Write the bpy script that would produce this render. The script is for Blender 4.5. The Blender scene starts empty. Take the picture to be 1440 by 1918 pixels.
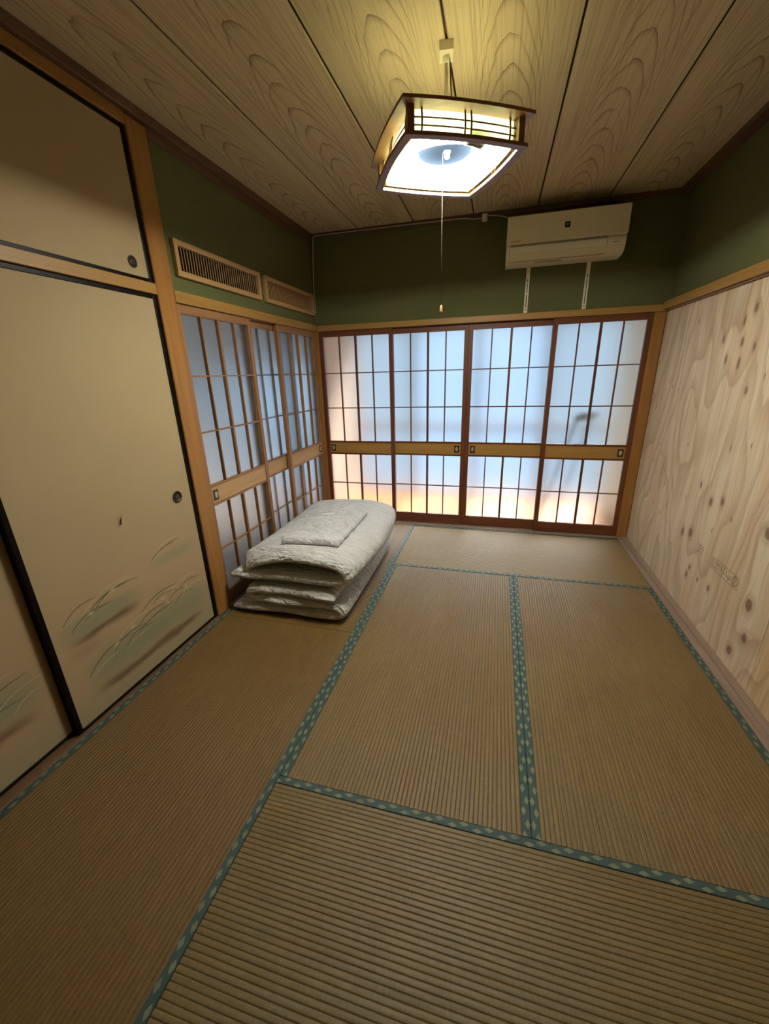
import bpy, bmesh, math, random
from mathutils import Vector, Matrix, noise

random.seed(7)
scene = bpy.context.scene
C = scene.collection

# ------------------------------------------------------------------ camera
cam_d = bpy.data.cameras.new('camera')
cam = bpy.data.objects.new('camera', cam_d)
C.objects.link(cam)
cam_d.sensor_fit = 'HORIZONTAL'
cam_d.sensor_width = 36.0
cam_d.lens = 749.05 / 1440 * 36.0
cam_d.clip_start = 0.02
cr, cu, cf = Vector((0.965567, 0.258693, -0.027532)), Vector((-0.059393, 0.322235, 0.944795)), Vector((-0.253284, 0.910628, -0.326504))
M = Matrix((cr, cu, -cf)).transposed().to_4x4()
M.translation = (1.552891, -3.532868, 1.376822)
cam.matrix_world = M
scene.camera = cam

# ------------------------------------------------------------------ sky and exposure
SKY = 0.82
LAMP = 178.0
world = bpy.data.worlds.new('overcast_sky')
scene.world = world
world.use_nodes = True
world.node_tree.nodes['Background'].inputs[0].default_value = (0.60, 0.81, 1.0, 1)
world.node_tree.nodes['Background'].inputs[1].default_value = SKY
sun_d = bpy.data.lights.new('hazy_sun', 'SUN')
sun_d.energy = 13.0
sun_d.angle = math.radians(24)
sun_d.color = (1.0, 0.96, 0.90)
sun = bpy.data.objects.new('hazy_sun', sun_d)
C.objects.link(sun)
sun.rotation_euler = Vector((-0.30, -1.0, -0.95)).to_track_quat('-Z', 'Y').to_euler()
vs = scene.view_settings
vs.view_transform = 'Standard'
vs.look = 'None'
vs.gamma = 1.0
vs.use_curve_mapping = False
vs.exposure = 0.75


# ------------------------------------------------------------------ helpers
def tag(o, label=None, cat=None, group=None, kind=None):
    if label: o['label'] = label
    if cat: o['category'] = cat
    if group: o['group'] = group
    if kind: o['kind'] = kind
    return o


def thing(name, loc, label=None, cat=None, group=None, kind=None):
    o = bpy.data.objects.new(name, None)
    o.empty_display_size = 0.05
    o.location = loc
    C.objects.link(o)
    return tag(o, label, cat, group, kind)


def root_loc(o):
    v = Vector((0, 0, 0))
    while o is not None:
        v += o.location
        o = o.parent
    return v


def obj(name, bm, mat, parent=None, smooth=False):
    """bm is in world coordinates; it becomes ONE object, local to its parent."""
    if parent is not None:
        off = root_loc(parent)
        bmesh.ops.translate(bm, verts=bm.verts, vec=-off)
    me = bpy.data.meshes.new(name)
    bm.to_mesh(me)
    bm.free()
    if smooth:
        for p in me.polygons: p.use_smooth = True
    if mat: me.materials.append(mat)
    o = bpy.data.objects.new(name, me)
    C.objects.link(o)
    o.parent = parent
    return o


def pbox(bm, x0, x1, y0, y1, z0, z1, bev=0.0, seg=1):
    r = bmesh.ops.create_cube(bm, size=1.0)
    vv = r['verts']
    for v in vv:
        v.co = Vector((x0 if v.co.x < 0 else x1, y0 if v.co.y < 0 else y1, z0 if v.co.z < 0 else z1))
    if bev > 0:
        es = list({e for v in vv for e in v.link_edges})
        bmesh.ops.bevel(bm, geom=es, offset=bev, segments=seg, profile=0.5, affect='EDGES', clamp_overlap=True)
    return bm


def box(name, x0, x1, y0, y1, z0, z1, mat, parent=None, bev=0.0015, seg=1):
    bm = bmesh.new()
    pbox(bm, min(x0, x1), max(x0, x1), min(y0, y1), max(y0, y1), min(z0, z1), max(z0, z1), bev, seg)
    return obj(name, bm, mat, parent)


def tube(bm, pts, r, n=8, closed=False, rad=None):
    pts = [Vector(p) for p in pts]
    N = len(pts)
    rings = []
    prev = None
    for i, p in enumerate(pts):
        if closed:
            t = pts[(i + 1) % N] - pts[i - 1]
        else:
            t = pts[min(i + 1, N - 1)] - pts[max(i - 1, 0)]
        t.normalize()
        if prev is None:
            a = Vector((0, 0, 1)) if abs(t.z) < 0.9 else Vector((1, 0, 0))
        else:
            a = prev
        b = t.cross(a)
        if b.length < 1e-6:
            b = t.orthogonal()
        b.normalize()
        a = b.cross(t).normalized()
        prev = a
        rr = rad[i] if rad else r
        rings.append([bm.verts.new(p + (a * math.cos(k * 2 * math.pi / n) + b * math.sin(k * 2 * math.pi / n)) * rr) for k in range(n)])
    M_ = N if closed else N - 1
    for i in range(M_):
        A, B_ = rings[i], rings[(i + 1) % N]
        for k in range(n):
            bm.faces.new((A[k], A[(k + 1) % n], B_[(k + 1) % n], B_[k]))
    if not closed:
        bm.faces.new(rings[0][::-1])
        bm.faces.new(rings[-1])
    bmesh.ops.recalc_face_normals(bm, faces=bm.faces)
    return bm


def lathe(bm, prof, n=32, axis='z', o=(0, 0, 0)):
    """prof: list of (radius, height)."""
    o = Vector(o)
    rings = []
    for r, h in prof:
        ring = []
        for k in range(n):
            a = 2 * math.pi * k / n
            c, s = math.cos(a) * r, math.sin(a) * r
            v = {'z': Vector((c, s, h)), 'x': Vector((h, c, s)), 'y': Vector((c, h, s))}[axis]
            ring.append(bm.verts.new(o + v))
        rings.append(ring)
    for A, B_ in zip(rings, rings[1:]):
        for k in range(n):
            bm.faces.new((A[k], A[(k + 1) % n], B_[(k + 1) % n], B_[k]))
    bm.faces.new(rings[0][::-1])
    bm.faces.new(rings[-1])
    bmesh.ops.remove_doubles(bm, verts=bm.verts, dist=1e-6)
    bmesh.ops.recalc_face_normals(bm, faces=bm.faces)
    return bm


def prism(bm, poly, axis, a0, a1):
    """extrude a closed polygon along an axis ('x': poly is (y,z); 'y': (x,z); 'z': (x,y))."""
    def P(q, a):
        return {'x': (a, q[0], q[1]), 'y': (q[0], a, q[1]), 'z': (q[0], q[1], a)}[axis]
    A = [bm.verts.new(P(q, a0)) for q in poly]
    B_ = [bm.verts.new(P(q, a1)) for q in poly]
    n = len(poly)
    for k in range(n):
        bm.faces.new((A[k], A[(k + 1) % n], B_[(k + 1) % n], B_[k]))
    bm.faces.new(A[::-1])
    bm.faces.new(B_)
    bmesh.ops.recalc_face_normals(bm, faces=bm.faces)
    return bm


# ------------------------------------------------------------------ node helpers
class NT:
    def __init__(s, name):
        s.m = bpy.data.materials.new(name)
        s.m.use_nodes = True
        s.t = s.m.node_tree
        s.t.nodes.clear()
        s.out = s.t.nodes.new('ShaderNodeOutputMaterial')

    def n(s, typ, ins=None, **kw):
        nd = s.t.nodes.new('ShaderNode' + typ)
        for k, v in kw.items(): setattr(nd, k, v)
        for k, v in (ins or {}).items(): s.set(nd.inputs[k], v)
        return nd

    def set(s, sock, v):
        if isinstance(v, bpy.types.NodeSocket): s.t.links.new(v, sock)
        elif isinstance(v, bpy.types.Node): s.t.links.new(v.outputs[0], sock)
        elif isinstance(v, (tuple, list)) and len(v) == 3 and sock.type == 'RGBA': sock.default_value = (*v, 1)
        else: sock.default_value = v

    def math(s, op, a, b=None, c=None, clamp=False):
        nd = s.n('Math', operation=op, use_clamp=clamp)
        for i, v in enumerate((a, b, c)):
            if v is not None: s.set(nd.inputs[i], v)
        return nd.outputs[0]

    def vmath(s, op, a, b=None):
        nd = s.n('VectorMath', operation=op)
        s.set(nd.inputs[0], a)
        if b is not None: s.set(nd.inputs[1], b)
        return nd.outputs['Value'] if op in ('DOT_PRODUCT', 'LENGTH') else nd.outputs[0]

    def xyz(s, v=None):
        v = v if v is not None else s.coord()
        nd = s.n('SeparateXYZ', {0: v})
        return nd.outputs

    def comb(s, x, y, z=0.0):
        return s.n('CombineXYZ', {0: x, 1: y, 2: z}).outputs[0]

    def coord(s, which='Object'):
        return s.n('TexCoord').outputs[which]

    def scaled(s, v, sc):
        return s.vmath('MULTIPLY', v, sc)

    def noise(s, v, scale=1.0, detail=3.0, rough=0.5, dist=0.0):
        nd = s.n('TexNoise', {'Vector': v, 'Scale': scale, 'Detail': detail, 'Roughness': rough, 'Distortion': dist})
        return nd.outputs[0]

    def mix(s, f, a, b, mode='MIX'):
        nd = s.n('Mix', data_type='RGBA', blend_type=mode)
        s.set(nd.inputs[0], f)
        s.set(nd.inputs[6], a)
        s.set(nd.inputs[7], b)
        return nd.outputs[2]

    def ramp(s, f, stops, interp='LINEAR'):
        nd = s.n('ValToRGB', {0: f})
        cr_ = nd.color_ramp
        cr_.interpolation = interp
        while len(cr_.elements) < len(stops): cr_.elements.new(0.5)
        for e, (p, c) in zip(cr_.elements, stops):
            e.position = p
            e.color = (*c, 1) if not isinstance(c, (int, float)) else (c, c, c, 1)
        return nd.outputs[0]

    def mapr(s, v, a, b, c=0.0, d=1.0, interp='SMOOTHSTEP'):
        nd = s.n('MapRange', {0: v, 1: a, 2: b, 3: c, 4: d}, interpolation_type=interp)
        return nd.outputs[0]

    def bump(s, h, strength=0.2, dist=0.002):
        return s.n('Bump', {'Height': h, 'Strength': strength, 'Distance': dist}).outputs[0]

    def bsdf(s, col, rough=0.5, spec=0.4, normal=None, metal=0.0, **kw):
        ins = {'Base Color': col, 'Roughness': rough, 'Specular IOR Level': spec, 'Metallic': metal}
        if normal is not None: ins['Normal'] = normal
        ins.update(kw)
        b = s.n('BsdfPrincipled', ins)
        return b.outputs[0]

    def done(s, sh):
        s.t.links.new(sh, s.out.inputs[0])
        return s.m


def wood(name, c1, c2, axis, rough=0.45, spec=0.35, sc=1.0, bump=0.12):
    k = NT(name)
    st = {'x': (1.2, 28, 28), 'y': (28, 1.2, 28), 'z': (28, 28, 1.2)}[axis]
    ri = k.n('ObjectInfo').outputs['Random']
    v = k.vmath('ADD', k.scaled(k.coord(), tuple(q * sc for q in st)), k.comb(k.math('MULTIPLY', ri, 37.0), k.math('MULTIPLY', ri, 19.0), k.math('MULTIPLY', ri, 53.0)))
    a = k.noise(v, 1.0, 4.0, 0.6, 0.4)
    b = k.noise(k.scaled(v, (4, 4, 4)), 1.0, 2.0)
    f = k.math('ADD', k.math('MULTIPLY', a, 0.75), k.math('MULTIPLY', b, 0.25))
    col = k.ramp(f, [(0.33, c2), (0.62, c1)])
    return k.done(k.bsdf(col, rough, spec, k.bump(f, bump, 0.001)))


def plain(name, col, rough=0.5, spec=0.4, metal=0.0, nz=0.06, nsc=40.0, bump=0.0):
    k = NT(name)
    n_ = k.noise(k.coord(), nsc, 3.0)
    c = k.mix(n_, tuple(q * (1 - nz) for q in col), tuple(min(1, q * (1 + nz)) for q in col))
    return k.done(k.bsdf(c, rough, spec, k.bump(n_, bump, 0.001) if bump else None, metal))


# ------------------------------------------------------------------ materials
RED1, RED2 = (0.165, 0.052, 0.020), (0.105, 0.032, 0.013)  # reddish stain of the back doors, with their backlit shade put into it
TAN1, TAN2 = (0.32, 0.165, 0.075), (0.23, 0.110, 0.046)
POST1, POST2 = (0.37, 0.175, 0.046), (0.27, 0.118, 0.030)
W = {}
for ax in 'xyz':
    W['red' + ax] = wood('backlit_red_stained_wood_' + ax, RED1, RED2, ax)
    W['tan' + ax] = wood('tan_joinery_wood_' + ax, TAN1, TAN2, ax)
    W['post' + ax] = wood('honey_post_wood_' + ax, POST1, POST2, ax, rough=0.38)
    W['band' + ax] = wood('ochre_band_wood_' + ax, (0.40, 0.225, 0.062), (0.33, 0.175, 0.044), ax, bump=0.05)
    W['pale' + ax] = wood('pale_frame_wood_' + ax, (0.50, 0.31, 0.14), (0.40, 0.235, 0.10), ax)
    W['mould' + ax] = wood('dark_moulding_wood_' + ax, (0.155, 0.082, 0.05), (0.115, 0.058, 0.036), ax)
    W['sill' + ax] = wood('weathered_sill_wood_' + ax, (0.34, 0.245, 0.185), (0.22, 0.150, 0.110), ax, rough=0.42)
W['dark'] = plain('black_lacquer', (0.005, 0.004, 0.003), 0.4, 0.12)
W['void'] = plain('vent_opening_shade', (0.018, 0.009, 0.005), 0.8, 0.1)  # painted dark for the shade in the opening behind the slats
W['cream'] = plain('cream_plastic', (0.82, 0.75, 0.58), 0.35, 0.4, nz=0.02)
W['white_plastic'] = plain('white_plastic', (0.88, 0.85, 0.77), 0.35, 0.4, nz=0.02)
W['grey_metal'] = plain('grey_painted_metal', (0.34, 0.40, 0.47), 0.4, 0.4)
W['silver'] = plain('worn_silver_pull', (0.62, 0.58, 0.50), 0.38, 0.5, 0.75, nz=0.25, nsc=120)
W['bronze'] = plain('dark_bronze', (0.05, 0.036, 0.024), 0.42, 0.5, 0.6, nz=0.3, nsc=150)
W['handle_plate'] = plain('dark_handle_plate', (0.035, 0.02, 0.012), 0.35, 0.5)
W['cord'] = plain('off_white_cord', (0.62, 0.56, 0.44), 0.5, 0.3)
W['cable'] = plain('grey_white_cable', (0.50, 0.46, 0.38), 0.5, 0.3)
W['ink'] = plain('grey_ink', (0.22, 0.155, 0.10), 0.8, 0.1)
W['porch_wall'] = plain('beige_porch_plaster', (0.84, 0.68, 0.54), 0.8, 0.2)
W['porch_green'] = plain('pale_green_porch_plaster', (0.74, 0.78, 0.66), 0.8, 0.2)
W['porch_ceiling'] = plain('porch_ceiling_board', (0.66, 0.62, 0.58), 0.8, 0.2)
W['porch_grey'] = plain('grey_corridor_plaster', (0.80, 0.80, 0.77), 0.8, 0.2)
W['porch_floor'] = wood('orange_varnished_floor', (0.70, 0.31, 0.085), (0.55, 0.22, 0.05), 'x', rough=0.4)
W['alu'] = plain('grey_aluminium_frame', (0.42, 0.44, 0.47), 0.4, 0.4, 0.3)


def m_green(name, a, b):
    k = NT(name)
    v = k.coord()
    n1 = k.noise(v, 1.7, 3.0)
    n2 = k.noise(v, 420.0, 2.0)
    col = k.mix(n1, a, b)
    return k.done(k.bsdf(col, 0.92, 0.12, k.bump(n2, 0.35, 0.001)))


W['green'] = m_green('olive_green_sand_plaster', (0.115, 0.122, 0.050), (0.135, 0.142, 0.060))


def m_glass(name, rough, col=(0.94, 0.97, 1.0)):
    k = NT(name)
    n_ = k.noise(k.coord(), 260.0, 2.0)
    nd = k.n('BsdfGlass', {'Color': col, 'Roughness': rough, 'IOR': 1.45, 'Normal': k.bump(n_, 0.12, 0.001)})
    return k.done(nd.outputs[0])


W['frost'] = m_glass('frosted_figured_glass', 0.36)


def m_thin(name, col, gl=0.06):
    k = NT(name)
    t = k.n('BsdfTransparent', {'Color': (*col, 1)})
    g = k.n('BsdfGlossy', {'Roughness': 0.05})
    mx = k.n('MixShader', {0: gl, 1: t.outputs[0], 2: g.outputs[0]})
    return k.done(mx.outputs[0])


W['clear_pane'] = m_thin('clear_window_glass', (0.95, 0.97, 1.0))
W['tint_pane'] = m_thin('tinted_window_glass', (0.86, 0.85, 0.84))
W['dim_pane'] = m_thin('dim_window_glass', (0.85, 0.88, 0.90))  # evenly tinted transparent pane, without a curtain


def m_tatami(name, rib, tint=(1, 1, 1)):
    """rib: axis the ribs run along; the rush fibres run across them."""
    k = NT(name)
    v = k.coord()
    fib = (40.0, 700.0, 40.0) if rib == 'y' else (700.0, 40.0, 40.0)
    n1 = k.noise(k.scaled(v, fib), 1.0, 2.0)
    n2 = k.noise(v, 2.2, 3.0, 0.55)
    n3 = k.noise(k.scaled(v, (90, 6, 1) if rib == 'y' else (6, 90, 1)), 1.0, 2.0)
    c1 = tuple(q * t for q, t in zip((0.200, 0.125, 0.031), tint))
    c2 = tuple(q * t for q, t in zip((0.172, 0.113, 0.035), tint))
    c3 = tuple(q * t for q, t in zip((0.192, 0.107, 0.022), tint))
    col = k.mix(k.mapr(n2, 0.42, 0.62), c1, c3)
    col = k.mix(k.mapr(n3, 0.35, 0.7), col, c2)
    col = k.mix(k.mapr(n1, 0.3, 0.75), k.mix(1.0, col, (0.72, 0.70, 0.66), 'MULTIPLY'), col)
    return k.done(k.bsdf(col, 0.56, 0.55, k.bump(n1, 0.15, 0.0006)))


W['tat_x'] = m_tatami('woven_rush_ribs_x', 'x', (1.0, 1.10, 1.35))
W['tat_y'] = m_tatami('woven_rush_ribs_y', 'y')
W['tat_brown'] = m_tatami('browner_rush_ribs_y', 'y', (0.90, 0.79, 0.52))  # browner, more saturated tint for the two left mats
W['tat_sheen'] = m_tatami('window_sheen_rush_ribs_x', 'x', (1.25, 1.36, 1.75))  # back mat: window reflection put into the colour as a paler, cooler tint


def m_heri():
    k = NT('teal_brocade_border')
    uv = k.xyz(k.coord('UV'))
    u, v = uv[0], uv[1]
    def dia(u0, v0, P, hu, hv):
        a = k.math('SUBTRACT', k.math('MULTIPLY', k.math('FRACT', k.math('DIVIDE', k.math('ADD', u, u0), P)), P), P / 2)
        a = k.math('DIVIDE', k.math('ABSOLUTE', a), hu)
        b = k.math('DIVIDE', k.math('ABSOLUTE', k.math('SUBTRACT', v, v0)), hv)
        return k.math('ADD', a, b)
    d1 = dia(0.0, 0.0085, 0.078, 0.0165, 0.0080)
    d2 = dia(0.036, 0.0195, 0.078, 0.0165, 0.0080)
    d = k.math('MINIMUM', d1, d2)
    core = k.mapr(d, 0.86, 1.0, 1.0, 0.0)
    ring = k.math('SUBTRACT', 1.0, k.mapr(k.math('ABSOLUTE', k.math('SUBTRACT', d, 0.45)), 0.05, 0.16))
    wv = k.noise(k.scaled(k.coord('UV'), (1500, 900, 1)), 1.0, 1.0)
    patch = k.noise(k.scaled(k.coord('UV'), (24, 60, 1)), 1.0, 2.0)
    base = k.mix(wv, (0.030, 0.056, 0.055), (0.056, 0.092, 0.086))
    light = k.mix(ring, (0.215, 0.235, 0.145), (0.115, 0.145, 0.100))
    col = k.mix(k.math('MULTIPLY', core, k.mapr(patch, 0.2, 0.5, 0.45, 0.95)), base, light)
    return k.done(k.bsdf(col, 0.62, 0.25, k.bump(wv, 0.2, 0.0006)))


W['heri'] = m_heri()


def m_ceiling():
    k = NT('printed_cedar_ceiling')
    v = k.coord()
    ri = k.n('ObjectInfo').outputs['Random']
    X = k.xyz(v)
    off = k.math('MULTIPLY', ri, 7.3)
    y = k.math('ADD', X[1], off)
    nz = k.noise(k.comb(k.math('MULTIPLY', X[0], 7.0), k.math('MULTIPLY', y, 2.6), ri), 1.0, 2.0)
    nz2 = k.noise(k.comb(k.math('MULTIPLY', X[0], 30.0), k.math('MULTIPLY', y, 9.0), ri), 1.0, 2.0)
    wob = k.math('ADD', k.math('MULTIPLY', k.math('SUBTRACT', nz, 0.5), 0.05), k.math('MULTIPLY', k.math('SUBTRACT', nz2, 0.5), 0.012))
    x = k.math('ADD', X[0], wob)
    q = k.math('MULTIPLY', k.math('MULTIPLY', x, x), 34.0)
    vv = k.math('SUBTRACT', k.math('ADD', y, k.math('MULTIPLY', k.math('SUBTRACT', nz2, 0.5), 0.05)), q)
    f = k.math('FRACT', k.math('DIVIDE', vv, 0.155))
    line = k.ramp(f, [(0.0, 0.9), (0.03, 1.0), (0.075, 0.5), (0.26, 0.0)])
    ax = k.math('ABSOLUTE', k.math('ADD', X[0], k.math('MULTIPLY', k.math('SUBTRACT', nz, 0.5), 0.12)))
    fall = k.mapr(ax, 0.085, 0.175, 1.0, 0.12)
    fade = k.mapr(k.noise(k.comb(k.math('MULTIPLY', X[0], 12.0), k.math('MULTIPLY', y, 3.0), 3.0), 1.0, 2.0), 0.30, 0.55, 0.25, 1.0)
    line = k.math('MULTIPLY', k.math('MULTIPLY', line, fall), fade)
    st = k.noise(k.comb(k.math('MULTIPLY', X[0], 170.0), k.math('MULTIPLY', y, 1.6), ri), 1.0, 2.0)
    st2 = k.noise(k.comb(k.math('MULTIPLY', X[0], 16.0), k.math('MULTIPLY', y, 0.8), ri), 1.0, 2.0)
    col = k.mix(st2, (0.68, 0.57, 0.37), (0.58, 0.475, 0.30))
    col = k.mix(k.mapr(st, 0.45, 0.7, 0.0, 0.5), col, (0.27, 0.20, 0.10))
    col = k.mix(k.math('MULTIPLY', line, 0.80), col, (0.155, 0.088, 0.033))
    return k.done(k.bsdf(col, 0.55, 0.25))


W['ceil'] = m_ceiling()

KNOTS = [(-0.982, 0.74, .010, .022), (-1.122, 0.683, .018, .026), (-1.228, 0.717, .016, .024), (-1.618, 0.698, .030, .030), (-0.895, 0.425, .016, .030),
         (-0.99, 0.455, .024, .030), (-1.053, 0.218, .013, .024), (-1.07, 0.27, .012, .018), (-1.629, 0.36, .027, .034), (-1.662, 0.211, .020, .026), (-1.591, 0.093, .022, .026),
         (-1.024, 1.573, .010, .026), (-1.047, 1.476, .014, .026), (-1.06, 1.379, .012, .034), (-1.184, 1.254, .012, .022),
         (-0.86, 1.50, .014, .026), (-0.93, 1.40, .012, .028), (-1.10, 1.62, .016, .024), (-1.16, 1.45, .010, .022), (-2.2, 1.2, .02, .03), (-2.5, .5, .025, .03), (-1.30, .26, .012, .02), (-1.18, .25, .008, .013)]
PITS = [(-0.378, 1.301), (-0.519, 1.625), (0.0, 1.40), (-0.12, 1.33), (-0.2, 1.22), (-0.16, 1.16), (-0.25, 1.28), (-0.32, 1.24), (-0.42, 1.23), (-0.09, 1.10), (-0.403, 0.673), (-0.18, 1.00), (-0.30, 0.86), (-0.36, 0.80),
        (-0.24, 0.72), (-0.32, 0.66), (-0.46, 0.70), (-0.50, 0.62), (-0.28, 0.52), (-0.38, 0.45), (-0.44, 0.38), (-0.52, 0.42), (-0.60, 0.50), (-0.66, 0.40), (-0.72, 0.92), (-0.84, 0.62), (-1.20, 0.55), (-1.34, 0.66), (-0.78, .30), (-1.18, .98), (-1.3, 1.32), (-1.34, 1.02)]


def m_plywood():
    k = NT('knotty_plywood_veneer')
    tc = k.n('TexCoord').outputs['Object']
    X = k.xyz(tc)
    yz = k.comb(X[1], X[2], 0.0)
    warp = None
    dark = None
    edge = None
    for (y, z, a, b) in KNOTS:
        d = k.vmath('MULTIPLY', k.vmath('SUBTRACT', yz, (y, z, 0)), (1 / a, 1 / b, 0))
        d2 = k.vmath('DOT_PRODUCT', d, d)
        g = k.math('DIVIDE', 1.0, k.math('ADD', 1.0, k.math('MULTIPLY', d2, 0.16)))
        dy = k.math('MULTIPLY', k.math('SUBTRACT', X[1], y), g)
        warp = dy if warp is None else k.math('ADD', warp, dy)
        kd = k.mapr(d2, 0.35, 1.15, 1.0, 0.0)
        dark = kd if dark is None else k.math('MAXIMUM', dark, kd)
        rg = k.mapr(d2, 1.0, 5.0, 1.0, 0.0)
        edge = rg if edge is None else k.math('MAXIMUM', edge, rg)
    pit = None
    for i, (y, z) in enumerate(PITS):
        a, b = 0.0035 + 0.002 * ((i * 7) % 5) / 5, 0.013 + 0.012 * ((i * 3) % 4) / 4
        d = k.vmath('MULTIPLY', k.vmath('SUBTRACT', yz, (y, z, 0)), (1 / a, 1 / b, 0))
        d2 = k.vmath('DOT_PRODUCT', d, d)
        kd = k.mapr(d2, 0.3, 1.3, 1.0, 0.0)
        pit = kd if pit is None else k.math('MAXIMUM', pit, kd)
    yw = k.math('SUBTRACT', X[1], k.math('MULTIPLY', warp, 0.8))
    big = k.noise(k.comb(k.math('MULTIPLY', yw, 2.3), k.math('MULTIPLY', X[2], 0.75), 4.0), 1.0, 2.0)
    con = k.math('ADD', k.math('MULTIPLY', big, 9.0), k.math('MULTIPLY', yw, 3.0))
    con = k.math('ADD', con, k.math('MULTIPLY', k.noise(k.comb(k.math('MULTIPLY', yw, 12.0), k.math('MULTIPLY', X[2], 3.0), 0.0), 1.0, 2.0), 0.7))
    f = k.math('FRACT', con)
    ring = k.ramp(f, [(0.0, 0.1), (0.06, 0.95), (0.16, 0.7), (0.55, 0.0), (0.96, 0.0)])
    fine = k.noise(k.comb(k.math('MULTIPLY', yw, 95.0), k.math('MULTIPLY', X[2], 2.2), 0.0), 1.0, 3.0)
    streak = k.noise(k.comb(k.math('MULTIPLY', yw, 18.0), k.math('MULTIPLY', X[2], 0.9), 9.0), 1.0, 2.0)
    blot = k.noise(k.comb(k.math('MULTIPLY', yw, 5.0), k.math('MULTIPLY', X[2], 1.3), 2.0), 1.0, 2.0)
    col = k.mix(k.mapr(blot, 0.40, 0.62), (0.66, 0.535, 0.375), (0.63, 0.465, 0.32))
    col = k.mix(k.mapr(streak, 0.46, 0.60, 0.0, 0.7), col, (0.71, 0.62, 0.475))
    col = k.mix(k.math('MULTIPLY', ring, 0.52), col, (0.34, 0.21, 0.12))
    col = k.mix(k.mapr(fine, 0.48, 0.72, 0.0, 0.55), col, (0.40, 0.27, 0.165))
    col = k.mix(k.math('MULTIPLY', edge, 0.38), col, (0.37, 0.225, 0.13))
    kr = k.noise(k.scaled(yz, (240, 160, 1)), 1.0, 2.0)
    kcol = k.mix(kr, (0.155, 0.078, 0.048), (0.30, 0.175, 0.115))
    col = k.mix(k.math('MULTIPLY', dark, 0.9), col, kcol)
    col = k.mix(k.math('MULTIPLY', pit, 0.85), col, (0.14, 0.065, 0.028))
    # the second sheet is yellower
    s2 = k.mapr(X[1], -1.772, -1.768, 1.0, 0.0)
    col = k.mix(k.math('MULTIPLY', s2, 0.6), col, k.mix(1.0, col, (0.95, 0.80, 0.55), 'MULTIPLY'))
    return k.done(k.bsdf(col, 0.62, 0.25, k.bump(fine, 0.12, 0.001)))


W['ply'] = m_plywood()


def m_fusuma(name, strokes, haze, origin):
    """painted paper: strokes are bands of brown mist, haze bands of grey-green; all in (y, z) metres."""
    k = NT(name)
    v = k.vmath('ADD', k.coord(), origin)
    X = k.xyz(v)
    n_ = k.noise(v, 3.0, 3.0)
    fib = k.noise(k.scaled(v, (30, 30, 260)), 1.0, 2.0)
    col = k.mix(n_, (0.395, 0.300, 0.170), (0.43, 0.330, 0.195))
    col = k.mix(k.mapr(fib, 0.4, 0.8, 0.0, 0.15), col, (0.42, 0.30, 0.16))
    wob = k.math('MULTIPLY', k.math('SUBTRACT', k.noise(k.scaled(v, (1, 5, 14)), 1.0, 2.0), 0.5), 0.05)
    z = k.math('ADD', X[2], wob)
    # faint pink mist between the green ones
    pk = k.math('MULTIPLY', k.mapr(z, 0.55, 0.75, 1.0, 0.0), 0.22)
    col = k.mix(pk, col, (0.53, 0.31, 0.19))
    def band(y0, y1, zc, hz, soft):
        a = k.mapr(X[1], y0, y0 + soft)
        b = k.mapr(X[1], y1 - soft, y1, 1.0, 0.0)
        c = k.mapr(k.math('ABSOLUTE', k.math('SUBTRACT', z, zc)), 0.0, hz, 1.0, 0.0)
        return k.math('MULTIPLY', k.math('MULTIPLY', a, b), c)
    for (y0, y1, zc, hz, st) in haze:
        col = k.mix(k.math('MULTIPLY', band(y0, y1, zc, hz, 0.16), st), col, (0.265, 0.262, 0.160))
    bot = k.mapr(X[2], 0.02, 0.20, 0.62, 0.0)
    col = k.mix(bot, col, (0.34, 0.315, 0.185))
    for (y0, y1, zc, hz, st) in strokes:
        col = k.mix(k.math('MULTIPLY', band(y0, y1, zc, hz, 0.14), st), col, (0.115, 0.062, 0.028))
    return k.done(k.bsdf(col, 0.75, 0.2, k.bump(fib, 0.08, 0.0006)))


def m_cloth(name, col, wr=90.0):
    k = NT(name)
    v = k.coord()
    def crease(sc, freq, dist):
        n_ = k.noise(k.scaled(v, sc), freq, 3.0, 0.5, dist)
        return k.math('SUBTRACT', 1.0, k.math('MULTIPLY', k.math('ABSOLUTE', k.math('SUBTRACT', n_, 0.5)), 4.0))
    c1 = crease((0.8, 3.0, 1.2), 7.0, 0.7)
    c2 = crease((1.6, 3.6, 1.6), 13.0, 0.9)
    c3 = k.noise(v, 45.0, 3.0)
    c = k.mix(k.noise(v, 5.0, 2.0), tuple(q * 0.95 for q in col), col)
    h = k.math('ADD', k.math('ADD', c1, k.math('MULTIPLY', c2, 0.4)), k.math('MULTIPLY', c3, 0.15))
    return k.done(k.bsdf(c, 0.85, 0.2, k.bump(h, 0.9, 0.018)))


# ================================================================== LARGE STRUCTURE
ZC = 2.476
YB = 0.05            # plane of the back sliding doors
XR = 2.69            # plywood face
YF = -4.6            # wall behind the camera
Wm = 0.87


def struct(o, label, cat):
    return tag(o, label, cat, kind='structure')


struct(box('floor', -2.1, 3.0, YF - 0.1, 1.3, -0.20, -0.056, wood('subfloor_boards', (0.30, 0.19, 0.10), (0.22, 0.13, 0.07), 'x'), bev=0), 'wooden subfloor beneath the tatami mats', 'floor')

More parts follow.
